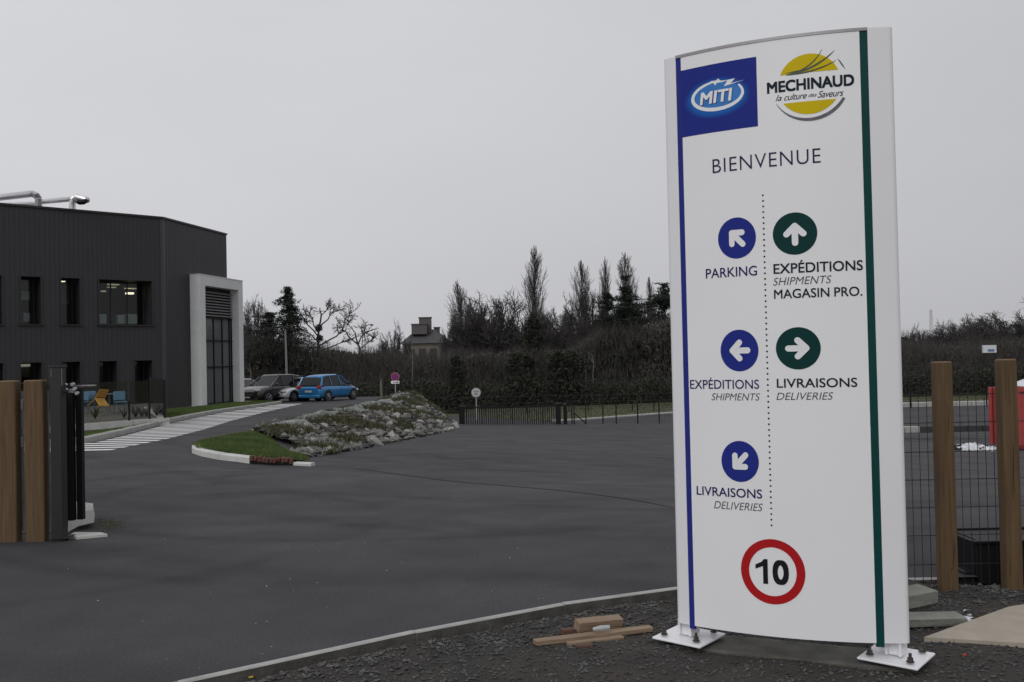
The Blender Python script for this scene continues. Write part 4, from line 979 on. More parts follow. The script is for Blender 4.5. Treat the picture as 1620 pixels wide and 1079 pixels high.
def text(body, s0, s1, z0, z1, m, name='lettering', bold=0.0, shear=0.0, lv=.0016, label=None, slope=0.0, space=1.0):
    cu = bpy.data.curves.new('t', 'FONT'); cu.body = body; cu.size = 1; cu.offset = min(bold, 0); cu.shear = shear; cu.space_character = space; cu.resolution_u = 5
    o = bpy.data.objects.new('t', cu); C.objects.link(o); dg = bpy.context.evaluated_depsgraph_get(); me = bpy.data.meshes.new_from_object(o.evaluated_get(dg))
    bpy.data.objects.remove(o); bpy.data.curves.remove(cu)
    co = np.zeros(len(me.vertices) * 3); me.vertices.foreach_get('co', co); co = co.reshape(-1, 3); lo, hi = co.min(0), co.max(0)
    u = (co[:, 0] - lo[0]) / (hi[0] - lo[0]); v = (co[:, 1] - lo[1]) / (hi[1] - lo[1])
    fs = [tuple(p.vertices) for p in me.polygons]; bpy.data.meshes.remove(me)
    mb = MB(); hgt = z1 - z0; w = max(0, bold) * hgt * 1.15
    # heavier weights: the same glyphs laid over themselves a hair apart, each a hair further out
    shifts = [(0, 0)] if w <= 0 else [(0, 0), (-w, -w), (w, w), (-w, w), (w, -w), (w, 0), (-w, 0)]
    for k_, (ds_, dz_) in enumerate(shifts):
        mb.add([sf(lerp(s0 + w, s1 - w, a_) + ds_, lerp(z0 + w, z1 - w, b_) + dz_ + slope * a_, lv + .00006 * k_) for a_, b_ in zip(u, v)], fs)
    ob = obj(name, mb, m, sign)
    if label: ob['label'] = label
    return ob
# first logo
obj('logo_panel', flat([(-.4985, 2.795), (-.0755, 2.795), (-.0755, 3.168), (-.4985, 3.168)], .0008), M_blue, sign)['label'] = 'blue logo square'
LC = (-.292, 2.992)
halo = lambda k, n, m: obj('logo_halo', flat([(p[0], p[1]) for p in circ(LC[0] - .004, LC[1] - .010, .152 * k, .092 * k)], n), m, sign)
for i in range(10):
    f_ = i / 9; halo(lerp(1.26, 1.0, f_), .0009 + .00008 * i, mat('halo_blue_%d' % i, (lerp(.018, .014, f_), lerp(.032, .115, f_ ** 1.3), lerp(.24, .43, f_ ** 1.3)), .6, var=.01, spec=.12))
rot = lambda P: P
obj('logo_oval', flat(rot(circ(LC[0], LC[1], .136, .073)), .0018), mat('logo_sky', (.012, .17, .52), .35, var=.15, scale=14), sign)
ovr = MB(); n = 64
for i in range(n):
    t0, t1 = lerp(rad(34), rad(-262), i / n), lerp(rad(34), rad(-262), (i + 1) / n)
    w = lambda f: .010 + .010 * math.sin(f * PI) ** .7
    q = []
    for t, ww in ((t0, 0), (t1, 0), (t1, w((i + 1) / n)), (t0, w(i / n))):
        x, z = LC[0] + (.148 - ww) * math.cos(t), LC[1] + (.083 - ww) * math.sin(t); q.append(sf(x, z, .0022))
    ovr.quad(*q)
obj('logo_ring', ovr, M_wht2, sign)
spark = [(-.345, 3.068), (-.310, 3.064), (-.300, 3.048), (-.290, 3.061), (-.262, 3.061), (-.232, 3.064), (-.252, 3.036), (-.138, 3.054), (-.214, 3.047), (-.190, 3.070), (-.240, 3.067), (-.270, 3.070), (-.282, 3.084), (-.296, 3.075), (-.320, 3.076)]
obj('logo_spark', flat(spark, .0026), M_wht2, sign)
text('MITI', -.386, -.204, 2.950, 3.018, M_navy, bold=.045, shear=.12, lv=.0021, label='dark shadow of the four letter wordmark')
text('MITI', -.389, -.207, 2.954, 3.022, M_wht2, bold=.035, shear=.12, lv=.0025, label='white four letter wordmark on the blue logo')
# second logo
def seg_poly(cx, cz, r_, zcut, top, n=40):
    pts = []
    h = zcut - cz; a_ = math.asin(h / r_)
    lo, hi = (a_, PI - a_) if top else (-PI - a_, a_)
    return [(cx + r_ * math.cos(lerp(lo, hi, i / n)), cz + r_ * math.sin(lerp(lo, hi, i / n))) for i in range(n + 1)]
YC = (.189, 2.992)
obj('logo_disc', flat(seg_poly(YC[0], YC[1], .156, 3.050, True), .0012), M_yellow, sign); obj('logo_disc', flat(seg_poly(YC[0], YC[1], .161, 2.899, False), .0012), M_yellow, sign)
obj('logo_arc', band(.194, 2.985, .192, .190, .013, rad(206), rad(333), wfun=lambda f: .15 + 1.25 * math.sin(f * PI * .72) ** 1.2), mat('logo_shadow', (.10, .09, .12), .4, var=.3, scale=30), sign)
obj('logo_arc', band(.194, 2.985, .186, .186, .005, rad(20), rad(42), n=10, wfun=lambda f: math.sin(f * PI) + .1), M_greyink, sign)
def stem(pts, w, m, lv):
    mb = MB(); k = len(pts)
    for i in range(k - 1):
        def sd(j):
            p = Vector(pts[j]); q = Vector(pts[min(j + 1, k - 1)]) - Vector(pts[max(j - 1, 0)]); nn_ = Vector((-q.y, q.x)).normalized() * w * math.sin(PI * min(1, (j + .35) / k)); return p + nn_, p - nn_
        a1_, a2_ = sd(i); b1, b2 = sd(i + 1); mb.quad(sf(a2_.x, a2_.y, lv), sf(b2.x, b2.y, lv), sf(b1.x, b1.y, lv), sf(a1_.x, a1_.y, lv))
    return mb
def bez(p0, p1, p2, n=12): return [tuple((1 - t) ** 2 * np.array(p0) + 2 * t * (1 - t) * np.array(p1) + t * t * np.array(p2)) for t in np.linspace(0, 1, n)]
M_stem = mat('stem_green', (.035, .055, .012), .4, var=.4, scale=40)
for i, (p0, p1, p2, w) in enumerate([((.075, 3.052), (.20, 3.055), (.258, 3.165), .0040), ((.075, 3.048), (.22, 3.055), (.318, 3.152), .0055), ((.075, 3.047), (.23, 3.045), (.325, 3.100), .0042), ((.07, 3.058), (.13, 3.062), (.18, 3.066), .0028)]):
    obj('logo_stem', stem(bez(p0, p1, p2), w, M_stem, .0018 + .0003 * i), M_stem, sign)
text('MECHINAUD', -.0240, .4115, 2.9605, 3.0215, M_ink, bold=.035, label='bold dark nine letter wordmark')
text('la', .0180, .050, 2.9165, 2.9475, M_ink, bold=.0, shear=.42, label='short slanting script word'); text('culture', .062, .176, 2.9145, 2.9475, M_ink, bold=.0, shear=.42, label='slanting script word on the left', space=.92)
text('des', .184, .226, 2.920, 2.9395, M_ink, bold=.0, shear=.42, label='small slanting script word')
text('Saveurs', .230, .358, 2.9115, 2.9465, M_ink, bold=.0, shear=.42, label='slanting script word on the right', space=.92)
text('BIENVENUE', -.3265, .2360, 2.5715, 2.6480, mat('print_violet_ink', (.030, .022, .075), .6, var=.02, spec=.12), bold=-.006, label='large thin welcome lettering', space=1.1)
# dotted line
dm = MB(); nd = 60
for i in range(nd):
    z = lerp(.677, 2.425, i / (nd - 1)); dm.add([sf(-.0600 + .0052 * math.cos(2 * PI * k / 8), z + .0052 * math.sin(2 * PI * k / 8), .0015) for k in range(8)], [tuple(range(8))])
obj('dotted_line', dm, M_black, sign)
# arrow roundels
def roundel(cx, cz, rx, rz, ang, m, lab):
    o = obj('roundel', flat(circ(cx, cz, rx, rz), .0012), m, sign); o['label'] = lab
    ca, sa = math.cos(ang), math.sin(ang)
    def tr(p): return (cx + (p[0] * ca - p[1] * sa) * rx, cz + (p[0] * sa + p[1] * ca) * rz)
    mb = MB()
    def bar(a_, b_, w, lv):
        a_, b_ = Vector(a_), Vector(b_); d = (b_ - a_).normalized(); t0 = math.atan2(d.y, d.x); P = []
        for k in range(9): t = t0 + PI / 2 + PI * k / 8; P.append((a_.x + w * math.cos(t), a_.y + w * math.sin(t)))
        for k in range(9): t = t0 - PI / 2 + PI * k / 8; P.append((b_.x + w * math.cos(t), b_.y + w * math.sin(t)))
        mb.add([sf(*tr(p), lv) for p in P], [tuple(range(len(P)))])
    # arrow pointing along +x before turning
    bar((-.44, 0), (.26, 0), .145, .0026); bar((.36, 0), (-.02, .38), .145, .0029); bar((.36, 0), (-.02, -.38), .145, .0032)
    obj('arrow', mb, M_wht2, o)
RX, RZ = .102, .1108
roundel(-.204, 2.2087, .1025, RZ, rad(135), M_blue, 'blue roundel with arrow pointing up and left')
roundel(.0975, 2.2103, .1118, .1112, rad(90), M_green, 'green roundel with arrow pointing up')
roundel(-.206, 1.6036, .1022, .112, rad(180), M_blue, 'blue roundel with arrow pointing left')
roundel(.0985, 1.6083, .1123, .1108, 0, M_green, 'green roundel with arrow pointing right')
roundel(-.218, 1.0087, .1008, .1101, rad(225), M_blue, 'blue roundel with arrow pointing down and left')
text('PARKING', -.3804, -.1005, 2.0010, 2.0540, M_navy, bold=.006)
EZ = .9
text('EXPÉDITIONS', -.0154, .4285, 2.0031, 2.0700, M_ink, bold=.012); text('SHIPMENTS', -.0194, .2730, 1.9423, 1.9830, M_greyink, bold=-.006, shear=.25); text('MAGASIN', -.0159, .2608, 1.8714, 1.9205, M_ink, bold=.012); text('PRO.', .2845, .4219, 1.8714, 1.9205, M_ink, bold=.012)
text('EXPÉDITIONS', -.4900, -.1057, 1.3977, 1.4600, M_navy, bold=.004); text('SHIPMENTS', -.3667, -.1022, 1.3356, 1.3740, M_greyink, bold=-.006, shear=.25)
text('LIVRAISONS', -.0141, .3849, 1.4023, 1.4510, M_ink, bold=.012); text('DELIVERIES', -.0179, .2660, 1.3386, 1.3770, M_greyink, bold=-.006, shear=.25)
text('LIVRAISONS', -.4667, -.1048, .8150, .8640, M_navy, bold=.010); text('DELIVERIES', -.3669, -.1029, .7482, .7890, M_greyink, bold=-.006, shear=.25)
# speed roundel
RC = (-.0614, .4328)
obj('speed_ring', band(RC[0], RC[1], .1655, .1715, .0435, 0, 2 * PI, 64, .0015), M_red, sign)['label'] = 'red ring of the speed limit'
text('0', RC[0] + .000, RC[0] + .0830, .3660, .4970, M_black, name='speed_numeral', bold=.034)
obj('speed_numeral', flat([(RC[0] - .049, .366), (RC[0] - .024, .366), (RC[0] - .024, .497), (RC[0] - .043, .497), (RC[0] - .056, .481), (RC[0] - .088, .465), (RC[0] - .088, .442), (RC[0] - .049, .459)], .0017), M_black, sign)
# feet
def foot(sc, lab):
    c_ = Vector(sf(sc, 0, -.07)); ca = -.70
    bp = obj('base_plate', MB().box((c_.x, c_.y, .004), (.300, .300, .012), rz=ca, bev=.003), M_whiteprof, sign); bp['label'] = lab
    R = Matrix.Rotation(ca, 3, 'Z')
    for dx in (-.035, .035):
        q = c_ + R @ Vector((dx, 0, 0)); obj('bracket', MB().box((q.x, q.y, .065), (.012, .10, .09), rz=ca), M_whiteprof, sign)
    q = c_ + R @ Vector((0, .0, 0)); obj('upright', MB().box((q.x, q.y, .10), (.06, .06, .17), rz=ca, bev=.004), M_whiteprof, sign)
    for dx in (-.10, .10):
        for dy in (-.10, .10):
            q = c_ + R @ Vector((dx, dy, 0)); b_ = MB(); b_.cyl((q.x, q.y, .022), .020, .004, 16); b_.cyl((q.x, q.y, .033), .0145, .019, 6); b_.cyl((q.x, q.y, .052), .008, .024, 10)
            obj('anchor_bolt', b_, M_bolt, bp)
foot(-.575, 'left base plate'); foot(.56, 'right base plate')
fd = MB(); c_ = Vector(sf(0, 0, -.19)); fd.box((c_.x, c_.y, -.088), (1.25, .30, .13), rz=-SB, bev=.01)
struct('sign_foundation', fd, M_conc3)

# ------------------------------------------------------------------ timber offcuts and rubble on the gravel
def G(px, py): return onto(px, py, zgr, 2.5, 9)
def plank(px0, py0, px1, py1, w, h, m, lab, name='timber_offcut', tilt=0, lift=0, cat='timber'):
    a_, b_ = G(px0, py0), G(px1, py1); c_ = (a_ + b_) / 2; d = b_ - a_; Mx = Matrix.Rotation(math.atan2(d.y, d.x), 4, 'Z') @ Matrix.Rotation(rad(tilt), 4, 'X') @ Matrix.Rotation(-math.atan2(d.z, Vector((d.x, d.y)).length), 4, 'Y')
    mb = MB().box((0, 0, 0), (Vector((d.x, d.y)).length, w, h), bev=.002)
    me_o = obj(name, mb, m); me_o.matrix_world = Matrix.Translation(c_ + Vector((0, 0, h / 2 + lift))) @ Mx
    return tag(me_o, lab, cat)
plank(846, 1022, 1030, 999, .060, .026, M_plank, 'long thin board lying flat on the gravel left of the sign', lift=.006)
plank(898, 1021, 985, 1010, .040, .020, M_plank, 'short splintered board along the front edge of the long one', lift=-.004)
plank(912, 1004, 982, 997, .062, .060, M_plank, 'thick timber block resting on top of the long board', tilt=14, lift=.022)
plank(889, 1006, 906, 1003, .05, .030, M_plankdark, 'small dark stained offcut at the left end of the timber block', lift=.006)
plank(911, 1025, 938, 1023, .028, .014, M_plankdark, 'tiny brown offcut lying in front of the long board', lift=.0)
p0 = G(950, 1007); wr_ = MB().tube([p0 + Vector((-.045, -.034, .052)), p0 + Vector((0, -.042, .06)), p0 + Vector((.05, -.035, .062))], [.010, .016, .013], 8)
tag(obj('film_wrap', wr_, M_clear, origin=p0), 'crumpled milky plastic film round the timber block', 'plastic film')
def chunk(px0, py0, px1, py1, d, h, m, lab, cat, name, rz=0, lift=0, bev=.01):
    a_, b_ = G(px0, py0), G(px1, py1); c_ = (a_ + b_) / 2; v = b_ - a_
    mb = MB().box((0, 0, 0), (v.length, d, h), bev=bev)
    r = random.Random(int(px0)); mb.v = [(x + r.gauss(0, .006), y + r.gauss(0, .006), z + r.gauss(0, .004)) for x, y, z in mb.v]
    o = obj(name, mb, m); o.location = c_ + Vector((0, d / 2, h / 2 + lift)); o.rotation_euler.z = math.atan2(v.y, v.x) + rz; return tag(o, lab, cat)
chunk(1380, 997, 1532, 990, .15, .055, M_conc2, 'long flat grey concrete kerb stone lying right of the sign', 'concrete block', 'concrete_block')
cb = chunk(1400, 974, 1482, 958, .16, .10, M_conc2, 'grey concrete block with an earthy top standing behind the flat kerb stone', 'concrete block', 'concrete_block', rz=.12)
chunk(1395, 948, 1466, 940, .3, .05, M_soil2 if 'M_soil2' in globals() else M_soil, 'dark earth crusted slab below the fence beside the sign edge', 'slab', 'earth_slab')
P = [G(1462, 1016), G(1640, 1027), G(1760, 985), G(1700, 950), G(1596, 967)]
sl = MB().prism([(p.x, p.y, p.z) for p in P], (0, 0, 1), .028)
tag(obj('paving_slab', sl, M_slab, origin=P[0]), 'large beige slab lying flat at the right edge in front of the fence', 'slab')
r = random.Random(8)
for i in range(9):
    px, py = r.uniform(1512, 1550), r.uniform(965, 988); p = G(px, py); mb = MB(); s = r.uniform(.018, .038)
    mb.add([(p.x + r.uniform(-1, 1) * s, p.y + r.uniform(-1, 1) * s, p.z + .006 + r.uniform(0, .02)) for k in range(7)], [(0, 1, 2), (0, 2, 3), (0, 3, 4), (4, 5, 6), (0, 4, 1), (2, 3, 6)])
    lab = 'white plastic scrap in the small litter cluster between the kerb stone and the beige slab'
    tag(obj('plastic_scrap', mb, M_plastic, origin=p), lab, 'litter', 'white litter by the beige slab')
for px, py, col, lab in ((1448, 1052, (.5, .03, .02), 'red scrap on the gravel in front of the right base plate'), (1526, 1040, (.45, .03, .02), 'red scrap below the edge of the beige slab'), (397, 1075, (.6, .45, .02), 'yellow scrap at the bottom edge of the gravel')):
    p = G(px, py); o = obj('scrap', MB().box((p.x, p.y, p.z + .012), (.022, .010, .006), rz=.6), mat('scrap_' + ('red' if col[1] < .1 else 'yellow'), col), origin=p); tag(o, lab, 'litter')

# ------------------------------------------------------------------ right-hand fence
FD = 6.28
def FX(px, D=FD, py=800): a_, b_, c_ = ray(px, py); return a_ / b_ * D
fence = thing('mesh_fence', (FX(1540), FD, -.04), 'dark welded mesh fence panel between squared timber posts right of the sign', 'fence')
def timber_post(px0, px1, D, ztop, zbot, parent, dy):
    x0, x1 = FX(px0, D), FX(px1, D); w = x1 - x0
    mb = MB().box(((x0 + x1) / 2, D + dy / 2, (ztop + zbot) / 2), (w, dy, ztop - zbot), bev=.006); o = obj('timber_post', mb, M_oak, parent)
    obj('top_face', MB().box(((x0 + x1) / 2, D + dy / 2, ztop + .001), (w - .014, dy - .014, .004)), M_oakend, o); return o
zt1 = at(1493, 573, 6.12).z; zbt = at(1506, 933, 6.12).z
timber_post(1488.5, 1513.5, 6.12, zt1, zbt - .1, fence, .095); timber_post(1591, 1616, 6.12, at(1596, 569, 6.12).z, zbt - .1, fence, .095); timber_post(1704, 1730, 6.12, zt1 + .01, zbt - .1, fence, .095)
for px, y0, y1, w_ in ((1509, 845, 902, .0025), (1500, 640, 700, .0015), (1603, 700, 790, .002), (1598, 880, 915, .0015)):
    p0_, p1_ = at(px, y0, 6.115), at(px - .5, y1, 6.115); m_ = p0_.lerp(p1_, .5) + Vector((.003, 0, 0)); obj('crack', MB().tube([p0_, m_, p1_], [.0006, w_, .0006], 4), M_black2, fence)
for px, py in ((1506, 900), (1490, 760), (1607, 650)):
    q = at(px, py, 6.118); obj('knot', MB().cyl(tuple(q), .007, .004, 9, axis='Y'), M_plankdark, fence)
zbm = at(1460, 929, FD).z; ztm = at(1460, 577, FD).z
xL, xR = FX(1405), FX(1800); x = xL
n = 0
while x < xR:
    obj('wire', MB().tube([(x, FD, zbm), (x, FD, ztm)], .0024, 5), M_dark, fence); x += .0565; n += 1
for py in (580, 625, 669, 715, 759, 803, 847, 893):
    z = at(1460, py, FD).z; obj('wire', MB().tube([(xL, FD - .006, z), (xR, FD - .006, z)], .0028, 5), M_dark, fence)
# black trough behind it
a_, b_ = at(1548, 930, 6.38), at(1680, 930, 6.38); zt_ = at(1580, 859, 6.38).z
tr = thing('planter_trough', ((a_.x + b_.x) / 2, 6.6, 0), 'matt black plastic trough standing behind the mesh fence at the right edge', 'trough')
w_ = b_.x - a_.x; cx_ = (a_.x + b_.x) / 2; zb2 = -.06
tm = MB(); tm.box((cx_, 6.40, (zt_ + zb2) / 2), (w_, .04, zt_ - zb2), bev=.008); tm.box((cx_, 6.84, (zt_ + zb2) / 2), (w_, .04, zt_ - zb2), bev=.008)
for x in (a_.x + .02, b_.x - .02): tm.box((x, 6.62, (zt_ + zb2) / 2), (.04, .398, zt_ - zb2))
obj('shell', tm, M_black2, tr); rim_ = MB()
for y in (6.385, 6.855): rim_.box((cx_, y, zt_ + .008), (w_ + .05, .05, .02), bev=.004)
obj('rim', rim_, M_black2, tr); obj('lid', MB().box((cx_, 6.62, zt_ - .005), (w_ - .09, .39, .02)), M_black2, tr)
a2 = at(1517, 930, 6.4); b2 = at(1545, 930, 6.4); z2 = at(1530, 914, 6.4).z
fm = MB().box(((a2.x + b2.x) / 2, 6.5, z2 - .02), (b2.x - a2.x, .2, .04), bev=.01).box(((a2.x + b2.x) / 2 + .04, 6.52, z2 + .01), ((b2.x - a2.x) * .6, .16, .05), bev=.012)
fm.box(((a2.x + b2.x) / 2, 6.5, z2 - .08), (b2.x - a2.x + .03, .22, .1), bev=.01)
tag(obj('black_tray', fm, M_black2, origin=a2), 'low black tray on the ground left of the trough behind the fence', 'tray')

# ------------------------------------------------------------------ left-hand fence and gate post
LD = 8.55
lf = thing('timber_fence', (FX(0, LD), LD, 0), 'stout timber posts with dark wire mesh between them at the left edge', 'fence')
zpt, zpb = at(55, 602, LD).z, at(55, 852, LD).z
def lpost(px0, px1, D, dy):
    x0, x1 = FX(px0, D, 730), FX(px1, D, 730); w = x1 - x0
    o = obj('timber_post', MB().box(((x0 + x1) / 2, D + dy / 2, (zpt + zpb) / 2 - .05), (w, dy, zpt - zpb + .1), bev=.008), M_oak, lf)
    obj('top_face', MB().box(((x0 + x1) / 2, D + dy / 2, zpt + .001), (w - .02, dy - .02, .004)), M_oakend, o)
lpost(-4, 25, LD, .10); lpost(38, 68.5, LD, .10); lpost(-49, -18, LD, .10)
for px in (34, 36.3, 77.2):
    x = FX(px, LD + .1, 730); obj('edge_strip', MB().box((x, LD + .1, (zpt + zpb) / 2 - .02), (.010, .03, zpt - zpb - .16)), M_galv, lf)
for py in (607, 618, 650, 690, 730, 770, 810, 845):
    z = at(33, py, LD + .12).z; obj('wire', MB().tube([(FX(-80, LD), LD + .14, z), (FX(78, LD), LD + .14, z)], .004, 5), M_dark, lf)
for k in range(30):
    x = lerp(FX(-80, LD), FX(76, LD), k / 29); obj('wire', MB().tube([(x, LD + .15, zpb + .05), (x, LD + .15, zpt - .02)], .0028, 5), M_dark, lf)
for py in (640, 700): # pale clips in the gap
    q = at(35, py, LD + .08); obj('clip', MB().box(tuple(q), (.03, .02, .10), bev=.006), M_galv, lf)
gp = thing('gate_post', (FX(92, LD), LD, 0), 'square anthracite steel post between the timber post and the folded gate', 'post')
zt_ = at(92, 581, LD).z; zb_ = at(92, 852, LD).z; x0, x1 = FX(79.5, LD, 715), FX(97.5, LD, 715); w_ = x1 - x0; cx_ = (x0 + x1) / 2
obj('shaft', MB().box((cx_, LD + w_ / 2, (zt_ + zb_) / 2 - .03), (w_, w_, zt_ - zb_ + .06), bev=.004), M_darkgreen, gp)
obj('cap', MB().box((cx_, LD + w_ / 2, zt_ + .006), (w_ + .016, w_ + .016, .014), bev=.002), M_dark, gp)
mk = MB(); r = random.Random(3)
for px, y0, y1 in ((81, 584, 596), (97.5, 584, 610)):
    y = y0
    while y < y1:
        q = at(px, y, LD - .004); mk.box(tuple(q), (.007 + r.random() * .006, .001, .0035)); q = at(px + r.uniform(-.8, .8), y + .8, LD - .004); mk.box(tuple(q), (.004, .001, .008)); y += 2.1
obj('pale_marks', mk, mat('pale_mark', (.20, .19, .17), .6), gp)
obj('foot_plate', MB().box((cx_ + .01, LD + .06, zb_ + .005), (w_ + .07, w_ + .07, .010)), M_darkgreen, gp)
lg = thing('folded_gate', (FX(117, LD), LD + .1, 0), 'black gate leaf folded back end on beside the anthracite post', 'gate')
zt_ = at(112, 608, LD).z; zb_ = at(112, 833, LD).z; xs = [FX(px, LD + .36, 720) for px in (105.8, 118.6, 119.4, 128.8)]
obj('gate_stile', MB().box(((xs[0] + xs[1]) / 2, LD + .35, (zt_ + zb_) / 2), (xs[1] - xs[0], .06, zt_ - zb_), bev=.003), M_black2, lg)
obj('gate_stile', MB().box(((xs[2] + xs[3]) / 2, LD + .40, (zt_ + zb_) / 2 - .02), (xs[3] - xs[2], .06, zt_ - zb_ - .04), bev=.003), M_black2, lg)
xg = (xs[1] + xs[2]) / 2
def GL(u, d, z): return ((xg - .04 + .03 * u) * (LD + d) / (LD + .36), LD + d, z)
for i in range(8):
    z = lerp(zb_ + .1, zt_ - .1, i / 7); obj('gate_rail', MB().prism([GL(0, .5, z), GL(1, .5, z), GL(1, 3.2, z), GL(0, 3.2, z)], (0, 0, 1), .04), M_black2, lg)
for k in range(16): p = GL(.5, .6 + .16 * k, (zt_ + zb_) / 2); obj('gate_bar', MB().box(p, (.02, .02, zt_ - zb_ - .12)), M_black2, lg)
obj('edge_line', MB().box((xs[0] + .004, LD + .315, (zt_ + zb_) / 2), (.006, .02, zt_ - zb_)), M_alu, lg)
q = at(119, 608, LD); obj('guide_arm', MB().box((q.x, LD + .2, at(119, 611, LD).z), (.20, .03, .012)), M_alu, lg)
for px, py in ((104, 617), (118.5, 615), (122, 622), (103, 609), (115, 608)):
    q = at(px, py, LD + .1); obj('guide_roller', MB().cyl(tuple(q), .017, .03, 12, axis='Y'), M_galv, lg)
obj('lock_keep', MB().box(tuple(at(113, 618.5, LD + .12)), (.05, .03, .04), bev=.004), M_alu, lg)
# pale footing blocks
p = onto(134, 838); kb = MB(); w2 = [onto(x, y) for x, y in ((110, 842), (137, 838), (151, 831), (151, 826))]
hb_ = .13
ba = [onto(106, 848), onto(124, 839.5), onto(149, 835.5), onto(150, 826), onto(118, 822)]
obj_ = MB().prism([(v.x, v.y, -.02) for v in ba], (0, 0, 1), hb_); cxm = sum(v.x for v in ba) / 5; cym = sum(v.y for v in ba) / 5
obj_.v = [((x - cxm) * (.88 if z > 0 else 1) + cxm, (y - cym) * (.88 if z > 0 else 1) + cym, z) for x, y, z in obj_.v]
tag(obj('concrete_footing', obj_, M_conc, origin=(cxm, cym, 0)), 'pale tapered concrete footing behind the black gate', 'footing')
ba = [onto(108, 852), onto(122, 854.5), onto(170, 849.5), onto(160, 846.5), onto(118, 846)]
tag(obj('footing_slab', MB().prism([(v.x, v.y, T(v.x, v.y) - .01) for v in ba], (0, 0, 1), .035), M_conc, origin=ba[0]), 'thin pale wedge shaped concrete slab at the foot of the gate post', 'slab')
tf2 = MB(); r = random.Random(2); vs = []; fs = []
for i in range(500):
    p = onto(r.gauss(172, 14), r.gauss(829, 5)); o = len(vs); l = .003 + r.random() * .004; w_ = .007
    vs += [(p.x - w_, p.y, p.z), (p.x + w_, p.y, p.z), (p.x + r.gauss(0, .02), p.y + r.gauss(0, .02), p.z + l)]; fs.append((o, o + 1, o + 2))
tf2.add(vs, fs); tag(obj('moss', tf2, M_moss if 'M_moss' in globals() else mat('moss', (.06, .07, .012), .9, col2=(.12, .12, .03))), 'faint yellow green moss on the asphalt right of the concrete footing', 'moss', kind='stuff')

# ------------------------------------------------------------------ red container and lower yard pieces
RD = 33.0
def RP(px, py, D=RD): return at(px, py, D)
zc0, zc1 = RP(1600, 712).z, RP(1600, 613).z; xc0 = FX(1606, RD, 660); Wc = 6.0
ct = thing('red_container', (xc0, RD, zc0), 'bright red ribbed steel container with a rim, behind the right fence post', 'container')
cm = MB(); sh = MB()
sh.box((xc0 + Wc / 2, RD + .95, (zc0 + zc1) / 2), (Wc - .1, 1.8, zc1 - zc0 - .1)); obj('shell', sh, M_redpaint, ct)
obj('top_rail', MB().box((xc0 + Wc / 2, RD + .02, zc1 - .08), (Wc, .14, .16), bev=.01), M_redpaint, ct)
obj('bottom_rail', MB().box((xc0 + Wc / 2, RD + .02, zc0 + .10), (Wc, .12, .14), bev=.01), mat('dark_red', (.16, .02, .02), .6), ct)
for i in range(7):
    x = xc0 + .12 + i * (Wc - .24) / 6; obj('rib', MB().box((x, RD, (zc0 + zc1) / 2), (.13, .10, zc1 - zc0 - .31), bev=.015), M_redpaint, ct)
for i in range(3): obj('rib', MB().box((xc0 - .02, RD + .2 + i * .72, (zc0 + zc1) / 2), (.10, .13, zc1 - zc0 - .1), bev=.015), M_redpaint, ct)
obj('skid', MB().box((xc0 + Wc / 2, RD + .4, zc0 + .01), (Wc - .3, .16, .06)), M_black2, ct)
q0 = RP(1606, 612, RD + 1.5)
tp = MB(); tp.add([(q0.x - .2, RD + .4, zc1), (q0.x + 4, RD + .4, zc1), (q0.x + 4, RD + 1.8, zc1), (q0.x - .2, RD + 1.8, zc1), (q0.x + 1.2, RD + .6, zc1 + .55), (q0.x + 3.6, RD + .6, zc1 + .5), (q0.x + 3.6, RD + 1.6, zc1 + .45), (q0.x + 1.2, RD + 1.6, zc1 + .5)], [(0, 1, 5, 4), (1, 2, 6, 5), (2, 3, 7, 6), (3, 0, 4, 7), (4, 5, 6, 7)])
tag(obj('white_cover', tp, M_plastic, origin=q0), 'white sheet heaped in the top of the red container', 'sheet')
r = random.Random(21)
pile = thing('rubbish_pile', tuple(RP(1540, 712, 31.5)), 'heap of crumpled white sacks with dark gaps on the ground left of the red container', 'rubbish pile')
for i in range(34):
    px = r.uniform(1512, 1570); p = RP(px, 716, 31.5 + r.uniform(-.5, .7)); s = r.uniform(.10, .21); bm = bmesh.new(); bmesh.ops.create_icosphere(bm, subdivisions=2, radius=s)
    for v in bm.verts: v.co *= r.uniform(.6, 1.25); v.co.z *= .55
    mb = MB(); bm.verts.index_update(); z0 = RP(px, 716, 31.5).z
    mb.add([v.co + Vector((p.x, p.y, z0 + r.uniform(.05, .22) * (1 - abs((px - 1541) / 45) ** 2))) for v in bm.verts], [tuple(v.index for v in f.verts) for f in bm.faces]); bm.free()
    obj('sack', mb, M_plastic if r.random() < .72 else M_brick if r.random() < .3 else M_black2, pile)
base_ = MB().prism([tuple(RP(x, y, D)) for x, y, D in ((1483, 719, 31), (1600, 719, 31), (1590, 717, 32.3), (1500, 717, 32.3))], (0, 0, 1), .06)
tag(obj('black_tarpaulin', base_, M_black2, origin=RP(1483, 719, 31)), 'flat black tarpaulin under the white sacks', 'tarpaulin')
lw = thing('low_wall', tuple(at(1500, 685, 42)), 'low dark kerb wall across the lower yard behind the sacks', 'wall')
a_, b_ = at(1380, 685, 42), at(1576, 685, 42)
for i in range(8):
    xa, xb2 = lerp(a_.x, b_.x, i / 8), lerp(a_.x, b_.x, (i + 1) / 8); obj('wall_block', MB().box(((xa + xb2) / 2, 42, a_.z + .12), (xb2 - xa - .03, .4, .28), bev=.02), M_kerb if i < 3 else mat('dark_wall', (.035, .035, .037), .8), lw)
lw2 = thing('low_wall', tuple(at(1500, 645, 70)), 'long pale low wall at the far edge of the lower yard', 'wall')
a_, b_ = at(1370, 645, 69.2), at(1700, 645, 69.2)
